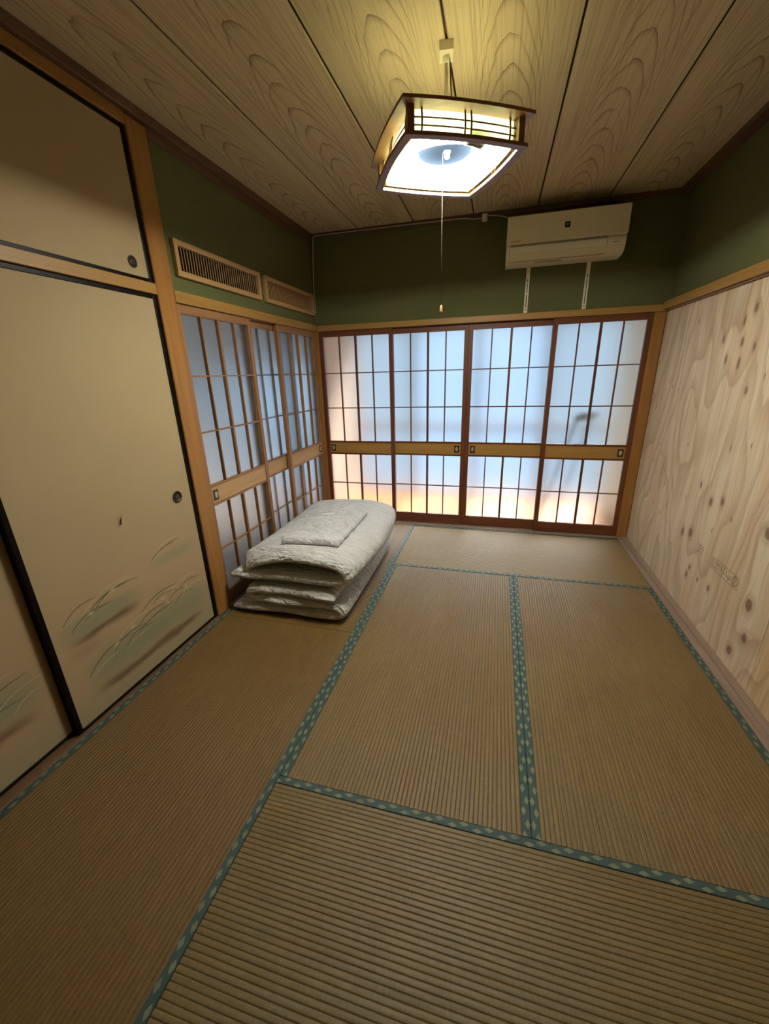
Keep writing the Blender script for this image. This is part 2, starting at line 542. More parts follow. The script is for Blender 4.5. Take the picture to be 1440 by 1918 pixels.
# ceiling: six printed cedar boards with dark gaps between them
ceil = struct(thing('ceiling', (1.3, -1.6, ZC)), 'cedar grain board ceiling with dark joints between the boards', 'ceiling')
xs = [-0.10, 0.400, 0.857, 1.310, 1.757, 2.217, 2.80]
cents = [0.175, 0.63, 1.09, 1.53, 1.985, 2.44]
for i in range(6):
    g = 0.0042
    bm = bmesh.new()
    cx = cents[i]
    pbox(bm, xs[i] + g - cx, xs[i + 1] - g - cx, YF, 0.12, 0, 0.010, 0.0025)
    me = bpy.data.meshes.new('ceiling_board')
    bm.to_mesh(me)
    bm.free()
    me.materials.append(W['ceil'])
    o = bpy.data.objects.new('ceiling_board', me)
    C.objects.link(o)
    o.parent = ceil
    o.location = (cx - 1.3, 1.6, 0)
box('joint_backing', -0.10, 2.80, YF, 0.12, ZC + 0.011, ZC + 0.03, plain('dark_ceiling_joint', (0.05, 0.028, 0.015), 0.8, 0.1), ceil, bev=0)
box('roof_slab', -2.1, 3.0, YF - 0.1, 1.3, ZC + 0.031, ZC + 0.10, W['porch_ceiling'], ceil, bev=0)

# back wall above the sliding doors
struct(box('wall_back', -0.10, 2.80, 0.06, 0.16, 1.76, ZC, W['green'], bev=0), 'dark olive green plaster wall above the frosted sliding doors', 'wall')

# left wall: the green plaster above the sliding doors, and the wall behind the camera side
struct(box('wall_left', -0.15, -0.03, -1.70, 0.06, 1.76, ZC, W['green'], bev=0), 'olive green plaster wall above the side sliding doors', 'wall')
closet = struct(thing('wall_left_closet', (-0.1, -2.6, 0)), 'wall with the built-in closet behind the papered doors', 'wall')
closet.name = 'wall_left.001'
box('closet_back', -0.16, -0.125, -3.60, -1.72, 0.0, ZC, W['porch_ceiling'], closet, bev=0)
box('plaster', -0.16, -0.03, YF, -3.60, 0.0, ZC, W['green'], closet, bev=0)

# right wall: plaster above, plywood sheets below
wr = struct(thing('wall_right', (2.75, -1.7, 0)), 'green plaster wall with knotty plywood sheets on its lower part', 'wall')
box('plaster', 2.705, 2.80, YF, 0.14, -0.05, ZC, W['green'], wr, bev=0)


def ply(y0, y1):
    bm = bmesh.new()
    pbox(bm, XR, XR + 0.013, y0, y1, 0.006, 1.742, 0.0008)
    me = bpy.data.meshes.new('plywood_sheet')
    bm.to_mesh(me)
    bm.free()
    me.materials.append(W['ply'])
    o = bpy.data.objects.new('plywood_sheet', me)
    C.objects.link(o)
    o.parent = wr
    o.location = -wr.location
    return o


ply_sheet = ply(-1.769, 0.033)
ply(-3.52, -1.7705)

struct(box('wall_front', -0.16, 2.80, YF - 0.1, YF, -0.05, ZC, W['green'], bev=0), 'olive green plaster wall at the near end of the room', 'wall')

# ------------------------------------------------------------------ posts, lintels, mouldings, sills
n_trim = [0]


def trim(label, cat, *args, **kw):
    n_trim[0] += 1
    return struct(box('trim_%d' % n_trim[0], *args, **kw), label, cat)


trim('square honey-coloured wooden post between closet doors and glazed doors', 'post', -0.115, -0.010, -1.768, -1.656, -0.01, 2.432, W['postz'], bev=0.004)
trim('square wooden corner post where side doors meet the back doors', 'post', -0.115, 0.004, 0.022, 0.125, 0.0, 1.742, W['postz'], bev=0.003)
trim('square wooden corner post beside the plywood wall', 'post', 2.612, 2.689, 0.034, 0.125, 0.0, 1.742, W['postz'], bev=0.003)
trim('wooden lintel running above the four back sliding doors', 'lintel', 0.0, 2.689, 0.020, 0.130, 1.742, 1.787, W['bandx'], bev=0.002)
trim('wooden lintel running above the side sliding doors', 'lintel', -0.130, -0.010, -1.655, 0.060, 1.742, 1.796, W['bandy'], bev=0.002)
trim('wooden rail running along the top of the plywood wall', 'rail', 2.655, 2.706, -3.52, 0.032, 1.752, 1.803, W['bandy'], bev=0.003)
trim('narrow wooden batten under the rail on the plywood wall', 'batten', 2.674, 2.706, -3.52, 0.032, 1.743, 1.7515, W['tany'], bev=0.001)
# ceiling mouldings
trim('dark brown ceiling moulding along the closet wall', 'moulding', -0.10, 0.012, YF, 0.050, 2.438, ZC - 0.001, W['mouldy'], bev=0.002)
trim('narrow brown moulding strip under the ceiling moulding by the vents', 'moulding', -0.10, -0.014, -1.655, 0.058, 2.402, 2.4375, W['mouldy'], bev=0.001)
trim('dark brown ceiling moulding above the plywood wall', 'moulding', 2.640, 2.80, YF, 0.050, 2.446, ZC - 0.001, W['mouldy'], bev=0.002)
trim('dark brown ceiling moulding above the air conditioner', 'moulding', 0.013, 2.639, 0.030, 0.10, 2.444, ZC - 0.001, W['mouldx'], bev=0.002)
# closet frame
trim('wooden rail between the upper and lower closet doors', 'rail', -0.120, -0.010, -3.52, -1.769, 1.757, 1.803, W['bandy'], bev=0.002)
trim('brown upper rail above the small closet doors', 'rail', -0.120, -0.012, -3.52, -1.769, 2.392, 2.437, W['posty'], bev=0.002)
trim('brown wooden sill under the papered closet doors', 'sill', -0.124, -0.001, -3.52, -1.769, -0.05, 0.001, wood('dark_closet_sill_wood', (0.17, 0.095, 0.05), (0.12, 0.062, 0.032), 'y'), bev=0.001)
trim('wooden sill track under the side sliding doors', 'sill', -0.130, -0.001, -1.655, 0.021, -0.05, 0.006, W['silly'], bev=0.001)
trim('wooden sill track under the back sliding doors', 'sill', 0.005, 2.611, 0.003, 0.130, -0.05, 0.004, W['sillx'], bev=0.001)
trim('weathered floor board between the mats and the plywood wall', 'board', 2.613, 2.652, -3.52, 0.032, -0.05, 0.004, W['silly'], bev=0.0015)
trim('raised weathered skirting strip at the foot of the plywood', 'board', 2.653, 2.689, -3.52, 0.032, -0.05, 0.009, W['silly'], bev=0.0015)

# ------------------------------------------------------------------ porch behind the back doors and side room
struct(box('wall_porch_left', -0.10, 0.0, 0.165, 1.02, 0.0, ZC, W['porch_wall'], bev=0), 'beige end wall of the sunroom behind the frosted doors', 'wall')
struct(box('wall_porch_right', 2.695, 2.80, 0.165, 1.02, 0.0, ZC, W['porch_green'], bev=0), 'pale green end wall of the sunroom behind the frosted doors', 'wall')
struct(box('floor_porch', 0.001, 2.694, 0.131, 1.02, -0.05, -0.004, W['porch_floor'], bev=0), 'orange varnished board floor of the sunroom behind the frosted doors', 'floor')
struct(box('ceiling_porch', 0.001, 2.694, 0.165, 1.10, 2.30, 2.34, W['porch_ceiling'], bev=0), 'ceiling of the sunroom behind the frosted doors', 'ceiling')
struct(box('wall_porch_back', -0.10, 2.80, 1.03, 1.13, 1.88, ZC, W['porch_wall'], bev=0), 'wall above the sunroom windows', 'wall')
struct(box('wall_side_room', -2.05, -1.95, -1.74, 1.13, -0.05, ZC, W['porch_grey'], bev=0), 'grey outer wall of the side room', 'wall')
struct(box('wall_side_room_near', -2.05, -0.17, -1.80, -1.745, -0.05, ZC, W['porch_grey'], bev=0), 'grey partition wall of the side room', 'wall')
struct(box('floor_side_room', -1.94, -0.131, -1.74, 1.03, -0.05, -0.004, W['sillx'], bev=0), 'wooden floor of the side room', 'floor')
struct(box('ceiling_side_room', -1.94, -0.151, -1.74, 1.03, 2.20, 2.24, W['porch_grey'], bev=0), 'ceiling of the side room', 'ceiling')
wsr = struct(thing('wall_side_room_far', (-1.0, 1.08, 0)), 'far wall of the side room around its window', 'wall')
box('plaster', -2.05, -0.101, 1.03, 1.13, 1.55, ZC, W['porch_grey'], wsr, bev=0)
box('plaster', -2.05, -1.75, 1.03, 1.13, -0.05, 1.55, W['porch_grey'], wsr, bev=0)
box('plaster', -0.25, -0.101, 1.03, 1.13, -0.05, 1.55, W['porch_grey'], wsr, bev=0)


def window(n, label, x0, x1, z0, z1, y, pane, rails):
    w = struct(thing('window_%d' % n, ((x0 + x1) / 2, y, z0)), label, 'window')
    f = 0.035
    for (a, b) in ((x0, x0 + f), (x1 - f, x1)):
        box('window_stile', a, b, y - 0.02, y + 0.02, z0, z1, W['alu'], w, bev=0.002)
    for (a, b) in [(z0, z0 + 0.06), (z1 - 0.05, z1)] + rails:
        box('window_rail', x0 + f, x1 - f, y - 0.02, y + 0.02, a, b, W['alu'], w, bev=0.002)
    box('window_pane', x0 + f, x1 - f, y - 0.002, y + 0.002, z0 + 0.06, z1 - 0.05, pane, w, bev=0)


R8 = [(0.76, 0.83)]
window(1, 'grey framed sunroom window next to the beige end wall', 0.001, 0.66, 0.0, 1.88, 1.06, W['tint_pane'], R8)
window(2, 'bright sunroom window beside the tinted one by the beige wall', 0.661, 1.345, 0.0, 1.88, 1.06, W['clear_pane'], R8)
window(3, 'bright sunroom window beside the tinted one by the green wall', 1.346, 2.03, 0.0, 1.88, 1.06, W['clear_pane'], R8)
window(4, 'grey framed sunroom window next to the pale green end wall', 2.031, 2.694, 0.0, 1.88, 1.06, W['tint_pane'], R8)
window(5, 'dim window at the far end of the side room', -1.75, -0.25, -0.004, 1.55, 1.06, W['dim_pane'], [(0.60, 0.72)])

# ================================================================== SLIDING GLAZED DOORS
def make_door(n, label, mapf, w, sty, handle, flip=False, zc=(0.008, 1.741)):
    """mapf((u0,u1),(d0,d1)) -> x0,x1,y0,y1. sty: 'red' or 'tan'; axis letters for horizontal grain come from mapf."""
    hx = mapf.axis
    c = mapf((0, w), (0, 0.03))
    root = thing('door_%d' % n, ((c[0] + c[1]) / 2, (c[2] + c[3]) / 2, 0.006), label, 'sliding door', kind='structure')
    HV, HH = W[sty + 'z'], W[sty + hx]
    S = 0.034
    T = 0.030
    zt, zb = 1.695, 0.097

    def bx(name, u, d, z0, z1, mat, parent=root, bev=0.0015):
        x0, x1, y0, y1 = mapf(u, d)
        return box(name, x0, x1, y0, y1, z0, z1, mat, parent, bev)
    bx('stile', (0, S), (0, T), zc[0], zc[1], HV)
    bx('stile', (w - S, w), (0, T), zc[0], zc[1], HV)
    bx('top_rail', (S, w - S), (0.001, T - 0.001), zt, zc[1], HH)
    bx('bottom_rail', (S, w - S), (0.001, T - 0.001), zc[0], zb, HH)
    bx('middle_rail', (S, w - S), (0.002, T - 0.002), 0.772, 0.786, HH)
    bx('middle_rail', (S, w - S), (0.002, T - 0.002), 0.659, 0.673, HH)
    band = bx('band_panel', (S, w - S), (0.006, T - 0.006), 0.673, 0.772, W[('band' if sty == 'red' else 'pale') + hx])  # tan doors get paler wood, with window light put into the colour
    kd = (0.002, 0.022) if not flip else (0.011, 0.029)
    kh = (0.004, 0.022) if not flip else (0.011, 0.027)
    pd = (0.0225, 0.0265) if not flip else (0.006, 0.010)
    gw = w - 2 * S
    us = [S + gw * i / 4 for i in range(5)]
    for (z0, z1, nz) in ((zb, 0.659, 2), (0.786, zt, 3)):
        zs = [z0 + (z1 - z0) * i / nz for i in range(nz + 1)]
        for i in (1, 2, 3):
            hw = 0.0086 if i == 2 else 0.0046
            bx('lattice_bar', (us[i] - hw, us[i] + hw), kd, z0, z1, HV, bev=0.0006)
        for z in zs[1:-1]:
            for i in range(4):
                a = us[i] + (0 if i == 0 else (0.0086 if i == 2 else 0.0046))
                b = us[i + 1] - (0 if i == 3 else (0.0086 if i == 1 else 0.0046))
                bx('lattice_crossbar', (a, b), kh, z - 0.0040, z + 0.0040, HH, bev=0.0006)
        for i in range(4):
            for j in range(nz):
                bx('glass_pane', (us[i] + 0.0004, us[i + 1] - 0.0004), pd, zs[j] + 0.0004, zs[j + 1] - 0.0004, W['frost'], bev=0)
    # recessed pull: dark square plate with an oval metal cup
    hu = S + 0.035 if handle == 'low' else w - S - 0.035
    zc_ = 0.722
    pl = bx('handle_plate', (hu - 0.021, hu + 0.021), (0.0025, 0.0062), zc_ - 0.031, zc_ + 0.031, W['handle_plate'], bev=0.001)
    bm = bmesh.new()
    x0, x1, y0, y1 = mapf((hu, hu), (0.0005, 0.0028))
    nrm = 'y' if hx == 'x' else 'x'
    n_ = 24
    rr = [(0.0125, 0.021, 0), (0.0105, 0.019, 1), (0.006, 0.012, 0.35), (0.001, 0.002, 0.2)]
    rings = []
    for (a, b, h) in [(0.0125, 0.021, -0.2)] + rr:
        ring = []
        for q in range(n_):
            an = 2 * math.pi * q / n_
            du, dz = a * math.cos(an), b * math.sin(an)
            xx0, xx1, yy0, yy1 = mapf((hu + du, hu + du), (0.0028 - 0.0026 * h, 0.0028 - 0.0026 * h))
            ring.append(bm.verts.new((xx0, yy0, zc_ + dz)))
        rings.append(ring)
    for A, B_ in zip(rings, rings[1:]):
        for q in range(n_):
            bm.faces.new((A[q], A[(q + 1) % n_], B_[(q + 1) % n_], B_[q]))
    bm.faces.new(rings[-1])
    bm.faces.new(rings[0][::-1])
    bmesh.ops.recalc_face_normals(bm, faces=bm.faces)
    obj('handle_cup', bm, W['silver'], pl, smooth=True)
    return root


def back_map(x0, yf):
    def f(u, d): return (x0 + u[0], x0 + u[1], yf + d[0], yf + d[1])
    f.axis = 'x'
    return f


def left_map(y0, xf):
    def f(u, d): return (xf - d[1], xf - d[0], y0 + u[0], y0 + u[1])
    f.axis = 'y'
    return f


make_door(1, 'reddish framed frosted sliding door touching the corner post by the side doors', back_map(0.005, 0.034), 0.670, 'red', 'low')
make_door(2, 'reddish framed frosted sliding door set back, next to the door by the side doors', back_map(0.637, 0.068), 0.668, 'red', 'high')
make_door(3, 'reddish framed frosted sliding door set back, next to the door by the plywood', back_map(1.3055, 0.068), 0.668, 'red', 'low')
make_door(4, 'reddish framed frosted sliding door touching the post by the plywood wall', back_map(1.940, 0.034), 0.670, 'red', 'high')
make_door(5, 'tan framed frosted side door touching the post by the closet', left_map(-1.655, -0.024), 0.668, 'tan', 'low')
make_door(6, 'tan framed side door half hidden behind its neighbours, lattice on its far side', left_map(-1.025, -0.060), 0.668, 'tan', 'low', flip=True)
make_door(7, 'tan framed frosted side door touching the corner post by the back doors', left_map(-0.648, -0.024), 0.668, 'tan', 'high')

# ================================================================== CLOSET PAPER DOORS
PULL_N = 28


def round_pull(parent, x, y, z, r):
    p = lathe(bmesh.new(), [(r, 0.0), (r, 0.003), (r * 0.93, 0.0042), (r * 0.80, 0.0042), (r * 0.74, 0.0030), (r * 0.72, 0.0006), (0.001, 0.0004)], PULL_N, 'x', (x, y, z))
    a = obj('pull_ring', p, W['bronze'], parent, smooth=True)
    bm = lathe(bmesh.new(), [(r * 0.52, 0.0006), (r * 0.48, 0.0016), (r * 0.30, 0.0022), (0.001, 0.0024)], PULL_N, 'x', (x, y, z))
    obj('pull_boss', bm, W['handle_plate'], a, smooth=True)


def fusuma(n, label, y0, y1, z0, z1, xf, paper, pull=None, fr=0.020):
    d = thing('door_%d' % n, (xf - 0.01, (y0 + y1) / 2, z0), label, 'closet door', kind='structure')
    th = 0.020
    box('frame_stile', xf - th, xf, y0, y0 + fr, z0, z1, W['dark'], d, bev=0.003, seg=2)
    box('frame_stile', xf - th, xf, y1 - fr, y1, z0, z1, W['dark'], d, bev=0.003, seg=2)
    box('frame_rail', xf - th, xf - 0.001, y0 + fr, y1 - fr, z0, z0 + fr * 0.8, W['dark'], d, bev=0.002)
    box('frame_rail', xf - th, xf - 0.001, y0 + fr, y1 - fr, z1 - fr * 0.9, z1, W['dark'], d, bev=0.002)
    box('paper_panel', xf - th + 0.003, xf - 0.004, y0 + fr, y1 - fr, z0 + fr * 0.8, z1 - fr * 0.9, paper(d), d, bev=0)
    if pull:
        round_pull(d, xf - 0.004, *pull)
    return d


def pap(name, strokes=(), haze=()):
    return lambda d: m_fusuma(name, strokes, haze, tuple(d.location))


XF1, XF2 = -0.020, -0.052
f8 = fusuma(8, 'cream papered closet door painted with mist and grasses, next to the post', -2.655, -1.772, 0.002, 1.755, XF1,
            pap('painted_closet_paper', [(-2.62, -2.20, 0.385, 0.030, 0.75), (-2.57, -1.84, 0.110, 0.034, 0.75), (-2.64, -2.40, 0.33, 0.05, 0.25)],
                [(-2.66, -2.18, 0.43, 0.065, 0.85), (-2.60, -1.76, 0.205, 0.13, 0.9), (-2.20, -1.78, 0.52, 0.05, 0.55)]), (-1.888, 0.80, 0.031))
f9 = fusuma(9, 'cream papered closet door set back behind the one by the post', -3.518, -2.632, 0.002, 1.755, XF2,
            pap('painted_closet_paper_two', [(-3.10, -2.70, 0.20, 0.04, 0.7)], [(-3.2, -2.65, 0.30, 0.12, 0.8), (-3.1, -2.7, 0.62, 0.05, 0.4)]))
f10 = fusuma(10, 'small plain cream papered upper closet door next to the post', -2.655, -1.772, 1.804, 2.391, XF1, pap('upper_closet_paper'), (-1.868, 1.872, 0.024))
f11 = fusuma(11, 'small plain cream upper closet door set back behind its neighbour', -3.518, -2.632, 1.804, 2.391, XF2, pap('upper_closet_paper_two'))

grass_dark = plain('grey_green_brush_paint', (0.135, 0.140, 0.075), 0.8, 0.1)
grass_light = plain('pale_brush_paint', (0.56, 0.47, 0.32), 0.8, 0.1)


def blade(bm, x, y0, z0, y1, z1, h, wd):
    """brush stroke from (y0,z0) arching to (y1,z1), lying flat on the paper."""
    N = 12
    P = []
    for i in range(N + 1):
        t = i / N
        y = y0 + (y1 - y0) * (t ** 1.15)
        z = z0 + (z1 - z0) * t + h * math.sin(math.pi * min(1, t * 0.98)) * (1 - 0.25 * t)
        P.append((y, z))
    L, R = [], []
    for i, (y, z) in enumerate(P):
        a = P[max(0, i - 1)]
        b = P[min(N, i + 1)]
        t = Vector((b[0] - a[0], b[1] - a[1])).normalized()
        w = wd * 1.35 * (0.35 + 0.65 * math.sin(math.pi * (0.12 + 0.86 * i / N)))
        L.append(bm.verts.new((x, y - t.y * w, z + t.x * w)))
        R.append(bm.verts.new((x, y + t.y * w, z - t.x * w)))
    for i in range(N):
        bm.faces.new((L[i], R[i], R[i + 1], L[i + 1]))


def grasses(door, xf, dark, light, flowers):
    bm = bmesh.new()
    for g in dark: blade(bm, xf, *g)
    obj('painted_grass', bm, grass_dark, door)
    bm = bmesh.new()
    for g in light: blade(bm, xf + 0.0002, *g)
    for (y, z, s) in flowers:
        for q in range(7):
            a = math.pi * (0.05 + 0.9 * q / 6)
            blade(bm, xf + 0.0002, y, z, y + s * math.cos(a), z + s * math.sin(a), 0.002, 0.0008)
    obj('painted_flowers', bm, grass_light, door)


xp = XF1 - 0.0035
D8 = [(-2.585, .475, -2.41, .520, .030, .0016), (-2.562, .432, -2.385, .470, .026, .0020), (-2.47, .478, -2.28, .512, .020, .0020), (-2.44, .480, -2.22, .505, .030, .0018),
      (-2.50, .452, -2.36, .468, .010, .0014),
      (-2.548, .205, -2.31, .262, .040, .0022), (-2.42, .235, -2.23, .262, .034, .0020), (-2.36, .225, -2.19, .240, .030, .0018), (-2.30, .232, -2.10, .272, .020, .0016),
      (-2.28, .272, -2.06, .282, .036, .0020), (-2.22, .262, -2.06, .275, .014, .0016), (-2.245, .330, -1.98, .352, .034, .0020), (-2.18, .336, -2.02, .330, .020, .0016),
      (-2.11, .270, -1.93, .300, .040, .0018), (-2.05, .255, -1.90, .270, .024, .0016), (-2.00, .318, -1.84, .318, .026, .0016),
      (-2.13, .545, -1.97, .583, .016, .0018), (-2.05, .575, -1.93, .590, .008, .0014)]
L8 = [(-2.50, .478, -2.26, .540, .028, .0010), (-2.40, .492, -2.21, .528, .022, .0009), (-2.53, .195, -2.40, .228, .010, .0012), (-2.40, .27, -2.18, .320, .024, .0010),
      (-2.36, .205, -2.22, .230, .014, .0009), (-2.17, .305, -1.95, .352, .028, .0010), (-2.06, .33, -1.85, .352, .030, .0011), (-2.0, .27, -1.80, .285, .030, .0010), (-2.08, .585, -1.90, .598, .016, .0009)]
grasses(f8, xp, D8, L8, [(-2.35, .505, .022), (-2.47, .462, .018), (-2.40, .258, .022), (-2.31, .285, .022), (-2.09, .285, .026), (-2.11, .320, .020), (-1.955, .302, .022)])
xp2 = XF2 - 0.0035
grasses(f9, xp2, [(-2.93, .30, -2.72, .375, .03, .0020), (-2.95, .285, -2.82, .318, .014, .0016), (-2.97, .25, -2.75, .290, .03, .0018), (-2.95, .60, -2.84, .615, .01, .0016)],
        [(-2.86, .28, -2.66, .33, .03, .001), (-2.93, .34, -2.75, .41, .03, .001), (-2.80, .25, -2.69, .29, .02, .0009)], [(-2.86, .275, .03), (-2.88, .25, .022)])
# a small tear in the paper
bm = bmesh.new()
A = [bm.verts.new((xp + q[0], -2.233 + q[1], 0.795 + q[2])) for q in ((0.0, -.008, .018), (0.0005, .014, .020), (0.010, -.001, .012), (0.012, -.008, -.016), (0.002, -.012, -.020))]
bm.faces.new(A)
o = obj('paper_tear', bm, plain('torn_paper_backing', (0.40, 0.30, 0.17), 0.8, 0.1), f8)
sm = o.modifiers.new('thickness', 'SOLIDIFY')
sm.thickness = 0.0006

# ================================================================== TATAMI MATS
def tatami(label, x0, x1, y0, y1, weave=None):
    t = thing('tatami_mat', ((x0 + x1) / 2, (y0 + y1) / 2, -0.055), label, 'tatami mat', 'tatami mats covering the floor')
    alongx = (x1 - x0) > (y1 - y0)
    L = (x1 - x0) if alongx else (y1 - y0)
    B = (y1 - y0) if alongx else (x1 - x0)
    g = 0.0012
    H = 0.028
    bm = bmesh.new()
    nr = int(round((B - 2 * H) / 0.01445))
    per = 6
    nl = 36
    prof = []
    for i in range(nr * per + 1):
        q = (0.0, 0.07, 0.20, 0.5, 0.80, 0.93)[i % per]
        zq = (-0.0021, -0.0010, -0.0002, 0.0, -0.0002, -0.0010)[i % per]
        prof.append((g + 0.012 + (B - 2 * g - 0.024) * (i // per + q) / nr, zq))
    prof = [(g, -0.055), (g, -0.004)] + prof + [(B - g, -0.004), (B - g, -0.055)]
    rows = []
    ox, oy = x0, y0
    for j in range(nl + 1):
        l = g + (L - 2 * g) * j / nl
        row = []
        for (b, z) in prof:
            wob = 0.0011 * noise.noise(Vector((l * 3.1 + x0 * 7, b * 4.0, y0 * 5))) if 0.02 < b < B - 0.02 else 0
            zz = z + (0.0006 * noise.noise(Vector((l * 9.0, b * 60.0, x0 + y0))) if z > -0.0035 else 0)
            if alongx:
                row.append(bm.verts.new((x0 + l, y0 + b + wob, zz)))
            else:
                row.append(bm.verts.new((x0 + b + wob, y0 + l, zz)))
        rows.append(row)
    for A, B_ in zip(rows, rows[1:]):
        for k in range(len(prof) - 1):
            bm.faces.new((A[k], A[k + 1], B_[k + 1], B_[k]))
    bm.faces.new(rows[0])
    bm.faces.new(rows[-1])
    bmesh.ops.recalc_face_normals(bm, faces=bm.faces)
    mat = obj('woven_surface', bm, W[weave or ('tat_x' if alongx else 'tat_y')], t)
    for side in (0, 1):
        bm = bmesh.new()
        uvl = bm.loops.layers.uv.new('UVMap')
        b0, b1 = (g * 0.5, H) if side == 0 else (B - H, B - g * 0.5)
        pr = [(b0, -0.03), (b0, 0.0006), (b0 + 0.001, 0.0017), (b1 - 0.001, 0.0017), (b1, 0.0004), (b1, -0.004)] if side == 0 else \
             [(b0, -0.004), (b0, 0.0004), (b0 + 0.001, 0.0017), (b1 - 0.001, 0.0017), (b1, 0.0006), (b1, -0.03)]
        nn = 24
        rr = []
        for j in range(nn + 1):
            l = g + (L - 2 * g) * j / nn
            rr.append([(bm.verts.new((x0 + l, y0 + b, z) if alongx else (x0 + b, y0 + l, z)), (l, (b - b0) if side == 0 else (b1 - b))) for (b, z) in pr])
        for A, B_ in zip(rr, rr[1:]):
            for k in range(len(pr) - 1):
                q = (A[k], A[k + 1], B_[k + 1], B_[k])
                f = bm.faces.new([e[0] for e in q])
                for lo, e in zip(f.loops, q): lo[uvl].uv = e[1]
        bmesh.ops.recalc_face_normals(bm, faces=bm.faces)
        obj('cloth_border', bm, W['heri'], t)
    return t


tatami('tan tatami mat lying lengthwise along the back sliding doors', Wm, 3 * Wm, -Wm, 0, 'tat_sheen')
tatami('tan tatami mat between the bedding mat row and the plywood-side mat', Wm, 2 * Wm, -3 * Wm, -Wm)
tatami('tan tatami mat whose border runs along the plywood wall', 2 * Wm, 3 * Wm, -3 * Wm, -Wm)
tatami('tan tatami mat lying crosswise at the end opposite the back doors', Wm, 3 * Wm, -4 * Wm, -3 * Wm)
tatami('tan tatami mat on which the folded bedding rests', 0, Wm, -2 * Wm, 0, 'tat_brown')
tatami('tan tatami mat running along the foot of the closet doors', 0, Wm, -4 * Wm, -2 * Wm, 'tat_brown')

# ================================================================== VENT GRILLES
def vent(label, y0, y1, z0, z1, ns, sw):
    x = -0.03
    v = thing('vent_grille', (x, (y0 + y1) / 2, z0), label, 'vent grille', 'slatted wooden vents high on the side wall')
    f = 0.026
    xo = -0.006
    box('frame_bar', x, xo, y0, y1, z0, z0 + f, W['paley'], v, bev=0.0015)
    box('frame_bar', x, xo, y0, y1, z1 - f, z1, W['paley'], v, bev=0.0015)
    box('frame_bar', x, xo, y0, y0 + f, z0 + f, z1 - f, W['palez'], v, bev=0.0015)
    box('frame_bar', x, xo, y1 - f, y1, z0 + f, z1 - f, W['palez'], v, bev=0.0015)
    box('opening_shade', x, x + 0.003, y0 + f, y1 - f, z0 + f, z1 - f, W['void'], v, bev=0)  # dark sheet in place of the open, shaded recess
    me = None
    for i in range(ns):
        yc = y0 + f + (y1 - y0 - 2 * f) * (i + 0.5) / ns
        if me is None:
            o = box('slat', x + 0.0100, x + 0.0140, yc - sw / 2, yc + sw / 2, z0 + f, z1 - f, W['palez'], v, bev=0.0006)
            me = o.data
            base = yc
        else:
            o = bpy.data.objects.new('slat', me)
            C.objects.link(o)
            o.parent = v
            o.location = (0, yc - base, 0)


vent('slatted wooden vent on green wall close to the closet post', -1.608, -0.832, 1.867, 2.030, 34, 0.0040)
vent('slatted wooden vent on green wall close to the room corner', -0.772, 0.010, 1.867, 2.030, 40, 0.0052)

# ================================================================== PENDANT LAMP
LC = Vector((1.306, -1.64, 0))
TH = 0.503
ct, st_ = math.cos(TH), math.sin(TH)


def LP(a, b, z):
    return Vector((LC.x + a * ct - b * st_, LC.y + a * st_ + b * ct, z))


def arc_sq(h, bulge, n=10):
    """square of half-size h whose sides bow outward by bulge."""
    P = []
    for s in range(4):
        for i in range(n):
            t = -1 + 2 * i / n
            e, o = t * h, -(h + bulge * (1 - t * t))
            for _ in range(s):
                e, o = -o, e
            P.append((e, o))
    return P


lamp = thing('pendant_lamp', (LC.x, LC.y, 1.61), 'square wooden pendant lamp with bowed lattice sides and a ring tube, hanging from ceiling', 'lamp')
lw = wood('lamp_brown_wood', (0.27, 0.125, 0.045), (0.19, 0.08, 0.028), 'x', rough=0.4)


def m_acrylic():
    k = NT('cream_acrylic_shade')
    d = k.n('BsdfDiffuse', {'Color': (0.80, 0.78, 0.56, 1)})
    t = k.n('BsdfTranslucent', {'Color': (0.82, 0.90, 0.70, 1)})
    return k.done(k.n('MixShader', {0: 0.47, 1: d.outputs[0], 2: t.outputs[0]}).outputs[0])


acr = m_acrylic()


def ring_frame(name, hi, ho, bulge, z0, z1, mat):
    bm = bmesh.new()
    Po, Pi = arc_sq(ho, bulge), arc_sq(hi, bulge)
    n = len(Po)
    V = [[bm.verts.new(LP(p[0], p[1], z)) for p in P] for (P, z) in ((Po, z0), (Po, z1), (Pi, z1), (Pi, z0))]
    for q in range(4):
        A, B_ = V[q], V[(q + 1) % 4]
        for i in range(n):
            bm.faces.new((A[i], A[(i + 1) % n], B_[(i + 1) % n], B_[i]))
    bmesh.ops.recalc_face_normals(bm, faces=bm.faces)
    return obj(name, bm, mat, lamp)


ZL0, ZL1 = 2.109, 2.205
ring_frame('top_frame', 0.178, 0.2345, 0.014, ZL1 - 0.010, ZL1, lw)
ring_frame('bottom_frame', 0.196, 0.2215, 0.014, ZL0, ZL0 + 0.011, lw)
HS = 0.200
for (sx, sy) in ((-1, -1), (1, -1), (1, 1), (-1, 1)):
    bm = bmesh.new()
    q = [(sx * HS - .011, sy * HS - .011), (sx * HS + .011, sy * HS - .011), (sx * HS + .011, sy * HS + .011), (sx * HS - .011, sy * HS + .011)]
    prism(bm, [tuple(LP(a, b, 0).xy) for a, b in q], 'z', ZL0 + 0.0112, ZL1 - 0.0102)
    obj('corner_post', bm, lw, lamp)


def side_pt(s, t, off, z):
    """point on side s (0 faces -b), t in -1..1 along, off outward."""
    e, o = t * HS, -(HS - 0.006 + 0.014 * (1 - t * t) + off)
    for _ in range(s):
        e, o = -o, e
    return LP(e, o, z)


